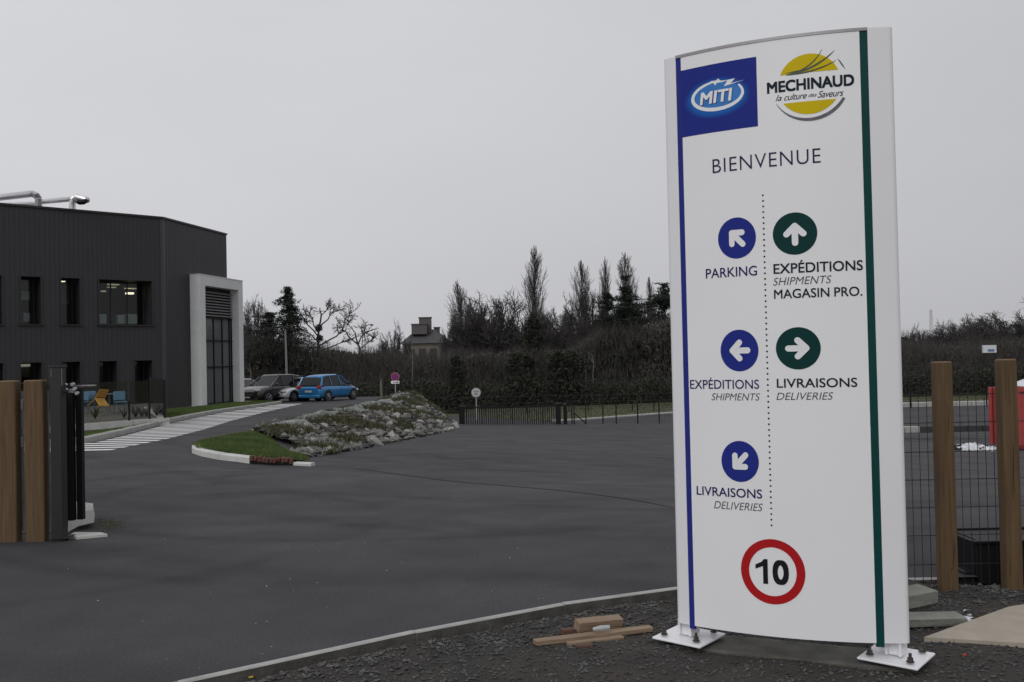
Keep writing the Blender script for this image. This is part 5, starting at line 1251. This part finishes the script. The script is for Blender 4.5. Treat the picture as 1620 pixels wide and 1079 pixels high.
for i in range(14):
    xa, xb2 = lerp(a_.x, b_.x, i / 14), lerp(a_.x, b_.x, (i + 1) / 14); obj('wall_block', MB().box(((xa + xb2) / 2, 69.2, a_.z + .08), (xb2 - xa - .02, .5, .5), bev=.05), M_kerb, lw2)

# ------------------------------------------------------------------ bare trees
def grow(tr_, cr_, p, d, L_, r, lvl, P, R):
    """one limb and its children; tr_ collects thick wood, cr_ twigs"""
    k = 4 if lvl < 2 else 3; pts = [p.copy()]; q = p.copy(); dd = d.copy(); seg = L_ / k
    for i in range(k):
        dd = (dd + Vector((R.gauss(0, 1), R.gauss(0, 1), R.gauss(0, 1))) * P['wob'] + Vector((0, 0, P['up'] * (.5 if lvl == 0 else 1)))).normalized()
        q = q + dd * seg; pts.append(q.copy())
    end = r * (P['tip'] if lvl < P['max'] else .45); rs = [lerp(r, end, i / k) for i in range(k + 1)]
    tgt = tr_ if lvl <= P.get('tl', 0) else cr_
    tgt.tube(pts, rs, 7 if lvl == 0 else (5 if lvl == 1 else 3), cap=False)
    if lvl >= P['max']: return
    n = P['n'][lvl]
    for i in range(n):
        f = lerp(P['start'][lvl], 1.0, (i + R.random() * .8) / n); f = min(f, .995); x = f * k; j = min(k - 1, int(x)); b = pts[j].lerp(pts[j + 1], x - j)
        ax_ = (pts[j + 1] - pts[j]).normalized(); side = Vector((R.gauss(0, 1), R.gauss(0, 1), R.gauss(0, 1))); side = (side - ax_ * side.dot(ax_)).normalized()
        an = rad(R.uniform(*P['ang'][lvl]) if lvl or 'fan' not in P else lerp(*P['fan'], (i + .5) / n) + R.uniform(-8, 8)); nd = ax_ * math.cos(an) + side * math.sin(an)
        ll = L_ * P['len'][lvl] * R.uniform(.7, 1.15) * (P['shape'](f) if lvl == 0 else lerp(1.0, .6, f)); grow(tr_, cr_, b, nd, ll, max(P['rmin'], rs[min(k, j + 1)] * R.uniform(.45, .7)), lvl + 1, P, R)
TREES = {}
def bare_tree(kind, seed):
    if (kind, seed) in TREES: return TREES[(kind, seed)]
    R = random.Random(seed); tr_, cr_ = MB(), MB()
    if kind == 'dome':
        H0, cz, rx, rz = 10.0, 6.2, 4.0, 3.8; tw = dict(wob=.16, up=.05, tip=.4, max=3, n=[0, 0, 8], start=[0, 0, .10], ang=[(0, 0), (0, 0), (20, 60)], len=[1, 1, .6], rmin=.026, tl=-1)
        tr_.tube([(0, 0, 0), (.05, 0, 1.6), (0, .05, 3.2)], [.26, .2, .16], 8, cap=False)
        for i in range(58):
            a_ = i * 2.4 + R.random(); v = R.uniform(-.35, 1); e = Vector((math.cos(a_) * rx * math.sqrt(max(0, 1 - v * v)), math.sin(a_) * rx * math.sqrt(max(0, 1 - v * v)), cz + rz * v)) * R.uniform(.82, 1.02); e.z = max(e.z, 3.2)
            b_ = Vector((0, 0, R.uniform(1.8, 4.0))); c_ = b_.lerp(e, .45) + Vector((R.gauss(0, .25), R.gauss(0, .25), R.uniform(.1, .7))); pts = [(1 - t) ** 2 * b_ + 2 * t * (1 - t) * c_ + t * t * e for t in (0, .2, .4, .6, .8, 1)]
            tr_.tube(pts, [.10, .085, .065, .05, .035, .02], 5, cap=False)
            for k in range(15):
                t = R.uniform(.3, 1); x = t * 5; j = min(4, int(x)); q = pts[j].lerp(pts[j + 1], x - j); d = (pts[j + 1] - pts[j]).normalized() * .9 + Vector((R.gauss(0, .7), R.gauss(0, .7), R.gauss(.25, .6))); grow(tr_, cr_, q, d.normalized(), R.uniform(.8, 1.7), .032, 2, tw, R)
    elif kind == 'poplar':
        P = dict(wob=.05, up=.10, tip=.12, max=3, n=[85, 12, 6], start=[.08, .12, .15], ang=[(16, 30), (16, 36), (16, 42)], len=[.19, .42, .5], rmin=.014, shape=lambda f: max(.10, 1.55 * math.sin(PI * min(.97, .22 + f * .74)) ** 1.1), tl=0)
        grow(tr_, cr_, Vector((0, 0, 0)), Vector((0, 0, 1)), 17, .26, 0, P, R); H = 17.5
    elif kind == 'round':
        P = dict(wob=.11, up=.05, tip=.35, max=4, n=[18, 9, 8, 6], start=[.30, .30, .15, .1], ang=[(18, 62), (22, 50), (22, 50), (20, 55)], len=[.95, .48, .48, .50], rmin=.017, shape=lambda f: 1.1 - .15 * f, tl=1, fan=(72, 14))
        grow(tr_, cr_, Vector((0, 0, 0)), Vector((0, 0, 1)), 6.5, .30, 0, P, R); H = 13
    elif kind == 'sparse':
        P = dict(wob=.17, up=.03, tip=.3, max=3, n=[10, 8, 7], start=[.32, .2, .12], ang=[(30, 70), (25, 60), (25, 60)], len=[.8, .6, .5], rmin=.050, shape=lambda f: 1.15 - .3 * f, tl=1, fan=(75, 20))
        grow(tr_, cr_, Vector((0, 0, 0)), Vector((0, 0, 1)), 7, .40, 0, P, R); H = 11
    elif kind == 'scrubby':
        P = dict(wob=.14, up=.06, tip=.25, max=3, n=[16, 8, 6], start=[.08, .15, .1], ang=[(20, 60), (20, 60), (20, 60)], len=[.55, .5, .5], rmin=.014, shape=lambda f: 1.1 - .4 * f, tl=0)
        grow(tr_, cr_, Vector((0, 0, 0)), Vector((0, 0, 1)), 7, .12, 0, P, R); H = 8.5
    zz = [v[2] for v in cr_.v]; H = max(zz)
    a_ = bpy.data.meshes.new('trunk'); a_.from_pydata(tr_.v, [], tr_.f); a_.materials.append(M_bark); b_ = bpy.data.meshes.new('crown'); b_.from_pydata(cr_.v, [], cr_.f); b_.materials.append(M_twig)
    xs_ = np.array([v[0] for v in cr_.v]); W = np.percentile(xs_, 98.5) - np.percentile(xs_, 1.5)
    TREES[(kind, seed)] = (a_, b_, H, W); return TREES[(kind, seed)]
def place_tree(kind, seed, px, ptop, wpx, D, label, name='bare_tree', group='bare trees behind the yard', zb=-2.9, rot=None):
    a_, b_, H, W = bare_tree(kind, seed); top = at(px, ptop, D); zb = zb; s = (top.z - zb) / H; sx = (wpx / F * D) / W * (.85 if kind == 'poplar' else 1.0)
    t = thing(name, (top.x, D, zb), label, 'tree', group); t.scale = (sx, sx, s); t.rotation_euler.z = 0 if rot is None else rot
    for nm, me in (('trunk', a_), ('crown', b_)): o = bpy.data.objects.new(nm, me); C.objects.link(o); o.parent = t
    return t
def limb_tree(paths, D, seed, label, r0):
    R_ = random.Random(seed); tr_, cr_ = MB(), MB(); tw = dict(wob=.2, up=.02, tip=.4, max=3, n=[0, 4, 4], start=[0, .2, .2], ang=[(0, 0), (22, 60), (22, 60)], len=[1, .55, .55], rmin=.022, tl=-1)
    for i, (path, k_) in enumerate(paths):
        off = R_.uniform(-1.2, 1.2) if i else 0; P_ = [at(x, y, D + off * j / max(1, len(path) - 1)) for j, (x, y) in enumerate(path)]; n_ = len(P_); Q = []
        for j in range(n_ - 1):
            for t in (0, .5): Q.append(P_[j].lerp(P_[j + 1], t) + (Vector((R_.gauss(0, .06), 0, R_.gauss(0, .06))) if t or j else Vector()))
        Q.append(P_[-1]); m_ = len(Q) - 1; tr_.tube(Q, [lerp(r0 * k_, r0 * k_ * .3, j / m_) for j in range(m_ + 1)], 6, cap=False)
        for k in range(9 if i else 0):
            x = R_.uniform(.3, 1) * m_; j = min(m_ - 1, int(x)); q = Q[j].lerp(Q[j + 1], x - j); d = (Q[j + 1] - Q[j]).normalized() + Vector((R_.gauss(0, .8), R_.gauss(0, .8), R_.gauss(.15, .5))); grow(tr_, cr_, q, d.normalized(), R_.uniform(.6, 1.3), .035, 1, tw, R_)
    b_ = at(*paths[0][0][0], D); t = thing('bare_tree', (b_.x, D, -2.9), label, 'tree', 'bare trees behind the yard'); obj('trunk', tr_, M_bark, t); obj('crown', cr_, M_twig, t)
limb_tree([([(505, 600), (504, 562), (503, 520), (508, 497), (506, 487)], 1.0), ([(503, 548), (522, 538), (540, 524), (547, 503), (557, 492)], .6), ([(503, 532), (487, 514), (478, 500), (468, 494)], .5), ([(503, 524), (493, 505), (487, 490)], .45), ([(503, 520), (517, 505), (529, 494), (538, 490)], .5), ([(503, 556), (525, 547), (545, 541), (562, 533)], .5), ([(503, 540), (490, 528), (480, 522), (470, 512)], .4), ([(507, 500), (516, 492), (521, 486)], .35)], 84, 5, 'bare tree with two dark nests right of the pointed spruce', .15)
limb_tree([([(570, 600), (569, 562), (567, 542), (562, 528), (556, 516)], 1.0), ([(567, 546), (553, 532), (545, 522), (539, 517)], .6), ([(567, 544), (575, 530), (578, 520), (582, 514)], .6), ([(568, 552), (580, 543), (590, 534)], .5), ([(556, 520), (550, 512), (551, 508)], .4)], 84.5, 6, 'thin crooked bare tree between the nested tree and the house', .12)
place_tree('dome', 1, 398, 462, 62, 88, 'bushy bare tree directly right of the pale portal')


place_tree('dome', 8, 624, 502, 52, 96, 'small rounded bare tree touching the left end of the house roof')
place_tree('poplar', 5, 741, 442, 44, 96, 'narrow bare tree at the left edge of the broad crown', name='poplar_tree', group='bare poplars')
place_tree('dome', 6, 785, 453, 126, 92, 'broad rounded bare tree left of the tallest poplar')
place_tree('poplar', 7, 845, 387, 36, 98, 'tallest bare poplar standing alone against the sky', name='poplar_tree', group='bare poplars')
place_tree('dome', 8, 890, 458, 84, 95, 'bare tree leaning close to the second poplar from the left')
place_tree('poplar', 9, 918, 409, 36, 100, 'bare poplar right of the gap beside the tallest one', name='poplar_tree', group='bare poplars')
place_tree('poplar', 5, 951, 406, 32, 101, 'bare poplar in the middle of the right poplar row', name='poplar_tree', group='bare poplars', rot=1.5)
place_tree('poplar', 7, 989, 398, 36, 102, 'bare poplar rising behind the dark cedar', name='poplar_tree', group='bare poplars', rot=2.2)
place_tree('poplar', 9, 1030, 436, 22, 110, 'smallest bare poplar near the edge of the sign', name='poplar_tree', group='bare poplars', rot=.7)
place_tree('dome', 1, 862, 480, 84, 90, 'low spreading bare tree right below the tallest poplar', rot=2.0)
place_tree('dome', 1, 719, 500, 40, 92, 'bushy bare tree at the right end of the house', rot=1.0)
place_tree('dome', 6, 757, 470, 84, 97, 'bare tree behind the narrow tree at the left edge of the broad crown', rot=2.2)
place_tree('dome', 8, 820, 478, 74, 96, 'bare tree filling the gap left of the tallest poplar', rot=.6)
place_tree('dome', 1, 940, 452, 90, 103, 'bare tree behind the right poplar row', rot=2.9)
place_tree('dome', 8, 722, 486, 46, 94, 'small bare tree between the house and the narrow tree', rot=3.0)
place_tree('dome', 6, 1015, 462, 84, 104, 'bare tree behind the dark conifers by the sign', rot=1.2)
place_tree('scrubby', 12, 600, 540, 40, 86, 'low scrubby bare tree left of the house')
place_tree('scrubby', 12, 530, 538, 44, 86, 'low scrubby bare tree below the nested tree', rot=1.9)
place_tree('dome', 8, 1604, 470, 150, 105, 'large dark bare tree at the right edge of the view', rot=.4)
place_tree('dome', 1, 1548, 494, 84, 122, 'rounded bare tree left of the large one on the right', rot=1.2)
place_tree('dome', 6, 1502, 502, 66, 118, 'bare tree beside the distant right mast', rot=.8)
place_tree('dome', 8, 1452, 508, 60, 118, 'bare tree nearest the right edge of the sign', rot=2.5)
place_tree('dome', 6, 1662, 490, 90, 110, 'bare tree beyond the right edge beside the large dark one', rot=2.5)
for px, y0, y1, D, lab in ((650, 530, 602, 79, 'pale slender trunk in the thicket below the house'), (924, 568, 612, 79, 'pale forked trunk in the thicket right of the gate'), (936, 560, 590, 79.3, 'pale short trunk leaning beside the forked one'), (394, 575, 606, 78, 'pale trunk in the thicket beside the portal'), (960, 600, 640, 79, 'pale thin trunk low in the thicket near the sign')):
    a_, b_ = at(px + 2, y1, D), at(px, y0, D); m_ = a_.lerp(b_, .5) + Vector((.12, 0, 0)); t = thing('birch_trunk', (a_.x, D, -2.8), lab, 'tree', 'pale trunks in the thicket')
    obj('trunk', MB().tube([(a_.x, D, -2.8), a_, m_, b_], [.05, .04, .032, .02], 6), M_birch, t); obj('branch', MB().tube([m_, m_ + Vector((-.35, 0, .5)), m_ + Vector((-.45, 0, 1.0))], [.03, .02, .01], 5), M_birch, t)
ns_ = at(504, 519, 83.8)
for i, (px, py, s, lab) in enumerate(((504, 519, .34, 'upper dark twig nest in the bare tree'), (506, 535, .30, 'lower dark twig nest in the bare tree'))):
    p = at(px, py, 84.0); R = random.Random(i); mb = MB()
    for k in range(240):
        d = Vector((R.gauss(0, 1), R.gauss(0, 1), R.gauss(0, 1))).normalized(); c_ = p + d * s * R.random() ** .5 ; e = Vector((R.gauss(0, 1), R.gauss(0, 1), R.gauss(0, 1))).normalized() * s * .5; mb.tube([c_ - e, c_ + e], .012, 3, cap=False)
    tag(obj('nest', mb, M_bark, origin=p), lab, 'nest', 'nests in the bare tree')

# ------------------------------------------------------------------ conifers
def conifer(kind, px, ptop, wpx, D, label, seed, zb=-2.9):
    top = at(px, ptop, D); H = top.z - zb; W = wpx / F * D / 2; R = random.Random(seed); tk, cr_ = MB(), MB()
    t = thing(kind + '_tree', (top.x, D, zb), label, 'tree', 'dark conifers'); X = top.x
    tk.tube([(X, D, zb), (X + .1, D, zb + H * .5), (X, D, zb + H)], [.24, .14, .02], 7)
    tiers = sorted(R.random() ** .85 for _ in range(26)); tiers[-1] = 1.0
    vs = []; fs = []; nbr = {'spruce': 320, 'cedar': 380, 'cypress': 380}[kind]
    for i in range(nbr):
        a0_ = R.random() * 6.28
        f = (i + R.random()) / nbr; z = zb + H * lerp(.10, .99, f ** .9)
        if kind == 'cedar':   # flat irregular plates with gaps between them
            z = zb + H * lerp(.10, .98, min(1, tiers[min(25, int(f * 26))] + R.gauss(0, .016)))
        w = {'spruce': W * (.10 + 1.75 * (1 - f) ** 1.05) * R.choice((.45, .55, .75, 1.0, 1.5)), 'cedar': W * (.08 + 1.75 * (1 - f) ** .9) * R.choice((.4, .6, .9, 1.35)) * (.8 + .3 * math.sin(f * 23 + seed)), 'cypress': W * math.sin(min(1, .25 + f * .8) * PI) ** .5 * (.8 + .3 * R.random())}[kind]
        a_ = R.random() * 6.28; l = w * R.uniform(.7, 1.05) + .1; dr = {'spruce': R.uniform(-.28, .05), 'cedar': R.uniform(-.05, .28), 'cypress': .9}[kind]
        e = Vector((math.cos(a_) * l, math.sin(a_) * l, dr * l)); o = Vector((X, D, z)); m_ = o + e * .5 + Vector((0, 0, (.05 if kind != 'cypress' else 0) * l)); tk.tube([o, m_, o + e], [.035, .022, .008], 3, cap=False)
        for k in range(int(14 + 34 * l)):
            u = R.random() ** .75; c_ = o.lerp(o + e, u) + Vector((0, 0, .08 * l * math.sin(u * PI))); sp = .07 + .16 * l * (1 - u)
            c_ += Vector((R.gauss(0, 1) * sp, R.gauss(0, 1) * sp, R.gauss(0, 1) * sp * (.5 if kind != 'cypress' else 1) - (.16 if kind == 'spruce' else 0) * R.random()))
            q = Vector((R.gauss(0, 1), R.gauss(0, 1), R.gauss(0, .5))).normalized() * R.uniform(.12, .28); r2 = Vector((R.gauss(0, 1), R.gauss(0, 1), R.gauss(0, .6))).normalized() * .06; j = len(vs)
            vs += [c_ - r2, c_ + r2, c_ + q]; fs.append((j, j + 1, j + 2))
    cr_.add(vs, fs)
    obj('trunk', tk, M_bark, t); obj('crown', cr_, M_ivy if kind == 'cypress' else M_needle, t); return t
conifer('spruce', 455.5, 452, 88, 82, 'dark pointed spruce rising above the parked cars', 1)
conifer('cedar', 426, 493, 64, 84, 'dark flat topped conifer left of the pointed spruce', 2)
conifer('cedar', 990, 434, 104, 86, 'dark spreading cedar in front of the right poplars', 3)
conifer('cedar', 1050, 447, 96, 87, 'dark conifer cut off by the left edge of the sign', 4)
conifer('cedar', 960, 462, 74, 85, 'smaller dark conifer left of the spreading cedar', 8)
conifer('cypress', 843, 496, 40, 84, 'dark ivy clad column below the tallest poplar', 5)
conifer('cypress', 822, 560, 50, 79, 'dark green bush in the thicket below the ivy column', 6)
conifer('cypress', 722, 565, 26, 78, 'narrow dark bush left of the round grey sign', 7)
conifer('cypress', 892, 560, 70, 79, 'broad dark bush in the thicket above the gate', 9)

# ------------------------------------------------------------------ thicket (one mass), bramble hedge, far wood
def top_z(X, D):
    px = X / D * F + 810
    py = np.interp(px, [-800, 300, 380, 430, 470, 520, 560, 600, 640, 700, 740, 800, 850, 900, 950, 1060, 1200, 1430, 1520, 1640, 1800, 2600], [545, 540, 532, 538, 545, 552, 560, 560, 563, 566, 560, 556, 560, 550, 524, 506, 508, 548, 548, 538, 534, 530])
    return EYE + (568 - py - .022 * (px - 810)) / F * D
def scrub(n, Xr, Dr, seed, topf, lean=.35, w=.022, ln=(.5, 1.6), dens=.85, zbase=-2.9):
    r = np.random.default_rng(seed)
    X = r.uniform(*Xr, n); D_ = r.uniform(*Dr, n); tz = np.array([topf(x, d) for x, d in zip(X, D_)]); tz = tz + np.sin(X * .9) * .25 + np.sin(X * 2.3 + 1) * .18 + r.normal(0, .25, n)
    u = r.random(n) ** dens; z = zbase + (tz - zbase) * u
    L_ = r.uniform(*ln, n); dx = r.normal(0, lean, n); dy = r.normal(0, lean, n); dz = np.abs(r.normal(1, .35, n)); nn_ = np.sqrt(dx * dx + dy * dy + dz * dz); dx, dy, dz = dx / nn_ * L_, dy / nn_ * L_, dz / nn_ * L_
    z = np.minimum(z, tz - dz * .8)
    ww = w * r.uniform(.5, 1.4, n) * (1.3 - .7 * u)
    a_ = np.stack([X, D_, z], 1); b_ = a_ + np.stack([dx, dy, dz], 1)
    ang = r.uniform(0, 6.28, n); V = np.zeros((n, 4, 3))
    for k in range(3):
        t = ang + 2 * PI * k / 3; V[:, k] = a_ + np.stack([np.cos(t) * ww, np.sin(t) * ww, 0 * t], 1)
    V[:, 3] = b_; base = (np.arange(n) * 4)[:, None]
    Fc = np.concatenate([base + np.array([[0, 1, 3]]), base + np.array([[1, 2, 3]]), base + np.array([[2, 0, 3]])], 0)
    me = bpy.data.meshes.new('s'); me.from_pydata(V.reshape(-1, 3).tolist(), [], Fc.tolist()); return me
def leafmass(n, Xr, Dr, seed, topf, size=.14, zbase=-2.9, dens=.8, clump=True):
    r = np.random.default_rng(seed); X = r.uniform(*Xr, n); D_ = r.uniform(*Dr, n)
    if clump:
        cxs = r.uniform(*Xr, max(20, n // 160)); cds = r.uniform(*Dr, len(cxs)); cu = r.random(len(cxs)) ** .8; i = r.integers(0, len(cxs), n); rs = r.uniform(.4, 1.3, len(cxs))[i]
        X = cxs[i] + r.normal(0, 1, n) * rs; D_ = cds[i] + r.normal(0, 1, n) * rs * .8; u = cu[i]
        tz = np.array([topf(x, d) for x, d in zip(X, D_)]); z = zbase + (tz - zbase) * u + r.normal(0, 1, n) * rs * .6; z = np.minimum(z, tz + r.normal(0, .15, n))
    else:
        tz = np.array([topf(x, d) for x, d in zip(X, D_)]) + r.normal(0, .15, n) + np.sin(X * 1.3) * .2; z = zbase + (tz - zbase) * r.random(n) ** dens
    z = np.maximum(z, zbase)
    P_ = np.stack([X, D_, z], 1); a_ = r.normal(0, 1, (n, 3)); a_ /= np.linalg.norm(a_, axis=1)[:, None]; b_ = r.normal(0, 1, (n, 3)); b_ -= a_ * (a_ * b_).sum(1)[:, None]; b_ /= np.linalg.norm(b_, axis=1)[:, None]
    s = (size * r.uniform(.5, 1.3, n))[:, None]; V = np.stack([P_ - a_ * s, P_ + b_ * s * .5, P_ + a_ * s, P_ - b_ * s * .5], 1).reshape(-1, 3)
    Fc = np.arange(4 * n).reshape(n, 4); me = bpy.data.meshes.new('l'); me.from_pydata(V.tolist(), [], Fc.tolist()); return me
def stuff(name, me, m, label, cat): me.materials.append(m); o = bpy.data.objects.new(name, me); C.objects.link(o); return tag(o, label, cat, kind='stuff')
XR = (-42, 62)
stuff('thicket', scrub(90000, XR, (80, 92), 31, top_z), M_twig2, 'dense brown leafless thicket stretching behind the yard', 'thicket')
stuff('thicket_leaves', leafmass(60000, XR, (82, 93), 32, lambda x, d: top_z(x, d) - .5, .20), M_scrubleaf, 'dead leaves and stems filling the brown thicket', 'thicket')
hz = lambda x, d: -.55 + .3 * math.sin(x * .5) + .2 * math.sin(x * 1.7)
stuff('bramble_hedge', leafmass(70000, XR, (76.5, 80.5), 33, hz, .13, clump=False, dens=.9), M_bram, 'low dark green bramble hedge at the foot of the thicket', 'hedge')
stuff('bramble_stems', scrub(12000, XR, (76.5, 80), 34, lambda x, d: hz(x, d) + .7, ln=(.4, 1.2), w=.012), M_twig2, 'thin stems standing out of the bramble hedge', 'hedge')
wood_top = lambda x, d: EYE + (568 - np.interp(x / d * F + 810, [-1500, 300, 760, 1060, 1430, 1480, 1560, 1620, 3000], [550, 555, 574, 560, 530, 532, 518, 522, 522]) - .022 * (x / d * F)) / F * d
stuff('far_wood', scrub(40000, (-150, 190), (135, 160), 35, wood_top, w=.05, ln=(1, 3.2), zbase=-3), M_twig, 'distant grey wood along the skyline', 'wood')
stuff('far_wood_leaves', leafmass(26000, (-150, 190), (140, 160), 36, lambda x, d: wood_top(x, d) - 1.0, .5, zbase=-3), M_scrubleaf, 'dark undergrowth inside the distant grey wood', 'wood')
# ------------------------------------------------------------------ house beyond the thicket
HD = 118
hs_ = thing('stone_house', tuple(Vector((at(675, 560, HD).x, HD, -3))), 'old stone house with hipped slate roof and big chimneys above the thicket', 'house')
def HX(px, D=HD): a_, b_, c_ = ray(px, 545); return a_ / b_ * D
def HZ(px, py, D=HD): return at(px, py, D).z
xa, xm, xz = HX(637), HX(697), HX(713, HD + 5.5)
ze = HZ(670, 543); 
bx = [(xa, HD), (xm, HD), (xz, HD + 5.5), (xz - (xm - xa), HD + 5.5)]
obj('wall', MB().prism([(x, y, -3) for x, y in bx], (0, 0, 1), ze + 3), M_stonewall, hs_)
ov = .35; ex = [(xa - ov, HD - ov), (xm + ov * .6, HD - ov), (xz + ov, HD + 5.5), (xz - (xm - xa) - ov, HD + 5.8)]
zr1 = HZ(668, 520, HD + 2.5); zr2 = HZ(690, 521, HD + 2.5); r1_, r2_ = (HX(661, HD + 2.5), HD + 2.6), (HX(689, HD + 2.5), HD + 2.8)
rf = MB(); rf.add([(x, y, ze) for x, y in ex] + [(*r1_, zr1), (*r2_, zr2)], [(0, 1, 5, 4), (1, 2, 5), (2, 3, 4, 5), (3, 0, 4), (3, 2, 1, 0)])
roof_ = obj('roof', rf, M_slate, hs_)
obj('cornice', MB().prism([(x, y, ze - .2) for x, y in [(xa - .08, HD - .08), (xm + .05, HD - .08), (xz + .08, HD + 5.5), (xz - (xm - xa) - .08, HD + 5.6)]], (0, 0, 1), .17), mat('pale_cornice', (.22, .19, .15), .9), hs_)
for x0, x1, yt, yb, dd, lab in ((664, 683, 503.5, 524, 2.2, 'tall'), (652, 676, 514, 526, 1.2, 'broad'), (687.5, 696, 519, 528, 3.6, 'small')):
    a_, b_ = HX(x0, HD + dd), HX(x1, HD + dd); z1, z0 = HZ(x0, yt, HD + dd), HZ(x0, yb + 3, HD + dd)
    ch = obj('chimney', MB().box(((a_ + b_) / 2, HD + dd, (z0 + z1) / 2), (b_ - a_, .8, z1 - z0)), mat('chimney_stone', (.105, .10, .095), .95, var=.2), roof_)
    obj('chimney_cap', MB().box(((a_ + b_) / 2, HD + dd, z1 + .06), (b_ - a_ + .16, .95, .13)), M_slate, roof_)
for i in range(3):
    f = .2 + .3 * i; x = lerp(xm, xz, f); y = lerp(HD, HD + 5.5, f); d = Vector((xz - xm, 5.5, 0)).normalized(); nn_ = Vector((d.y, -d.x, 0)) * .05
    q = MB().prism([tuple(Vector((x, y, ze - 1.9)) + nn_ + d * u + nn_ * w) for u, w in ((-.45, 0), (.45, 0), (.45, 1), (-.45, 1))], (0, 0, 1), 1.35); obj('window', q, mat('shuttered_window', (.30, .29, .26), .8), hs_)
for px in (650, 668, 685):
    obj('window', MB().box((HX(px), HD - .03, ze - 1.35), (.9, .08, 1.3)), mat('house_window', (.035, .033, .03), .4), hs_)
lr = thing('low_building', (at(575, 562, 112).x, 112, -3), 'low building with a faded reddish roof half hidden in the thicket below the bare trees', 'building')
a_, b_ = at(549, 566, 112), at(596, 566, 112); obj('wall', MB().box(((a_.x + b_.x) / 2, 114, -.6), (b_.x - a_.x, 4, 4.4)), M_stonewall, lr)
zz_ = 1.62; obj('roof', MB().add([(a_.x - .2, 111.8, zz_), (b_.x + .2, 111.8, zz_), (b_.x + .2, 116.2, zz_), (a_.x - .2, 116.2, zz_), (a_.x - .2, 114, zz_ + .75), (b_.x + .2, 114, zz_ + .75)], [(0, 1, 5, 4), (2, 3, 4, 5), (0, 4, 3), (1, 2, 5), (3, 2, 1, 0)]), mat('faded_tiles', (.12, .075, .06), .9, var=.2), lr)
# pylon and mast
def pylon(px, ptop, pb, wpx, D, arms, label, name):
    top = at(px, ptop, D); zb = at(px, pb, D).z - 6; x = top.x; t = thing(name, (x, D, zb), label, 'pylon' if arms else 'mast'); H = top.z - zb; w = wpx / F * D / 2
    tw = MB(); r_ = (.028 if arms else .016) * D / 120
    for sx in (-1, 1):
        for sy in (-1, 1): tw.tube([(x + sx * w, D + sy * w, zb), (x + sx * w * .35, D + sy * w * .35, top.z)], r_, 4)
    k = 12 if arms else 9
    for i in range(k):
        f0, f1 = i / k, (i + 1) / k; g0_, g1_ = w * lerp(1, .35, f0), w * lerp(1, .35, f1); z0, z1 = zb + H * f0, zb + H * f1
        for sy in (-1, 1): tw.tube([(x - g0_, D + sy * g0_, z0), (x + g1_, D + sy * g1_, z1)], r_ * .6, 3); tw.tube([(x + g0_, D + sy * g0_, z0), (x - g1_, D + sy * g1_, z1)], r_ * .6, 3)
    obj('lattice', tw, mat('lattice_grey', (.20, .20, .21), .6), t)
    for py, l in arms:
        z = at(px, py, D).z; l = l / F * D; obj('cross_arm', MB().tube([(x - l, D, z), (x, D, z + .25), (x + l, D, z)], r_ * 1.1, 4).tube([(x - l, D, z), (x, D, z - .5), (x + l, D, z)], r_ * .7, 4), MATS['lattice_grey'], t)
pylon(575, 521, 562, 9, 175, [(529, 16), (541, 16), (551, 14)], 'lattice pylon with three cross arms behind the thin bare tree', 'pylon')
pylon(1472.5, 490, 522, 7, 175, [], 'slim lattice mast above the trees on the right', 'mast')
# distant advertising board and small far things on the right
p = at(1565, 552, 78.9); bb = thing('billboard', (p.x, 78.9, -2.9), 'small white and blue board against the thicket on the right', 'billboard')
w_ = 21 / F * 78.9; h_ = 12 / F * 78.9
obj('board', MB().box((p.x, 78.9, p.z), (w_, .2, h_)), M_plastic, bb); obj('blue_print', MB().box((p.x + .1, 78.78, p.z - .12), (w_ * .5, .02, h_ * .3)), mat('faded_blue', (.12, .16, .35), .6), bb)
for sx in (-.35, .35): obj('leg', MB().tube([(p.x + sx * w_, 79.0, -3), (p.x + sx * w_, 79.0, p.z - h_ / 2)], .05, 5), M_dark, bb)
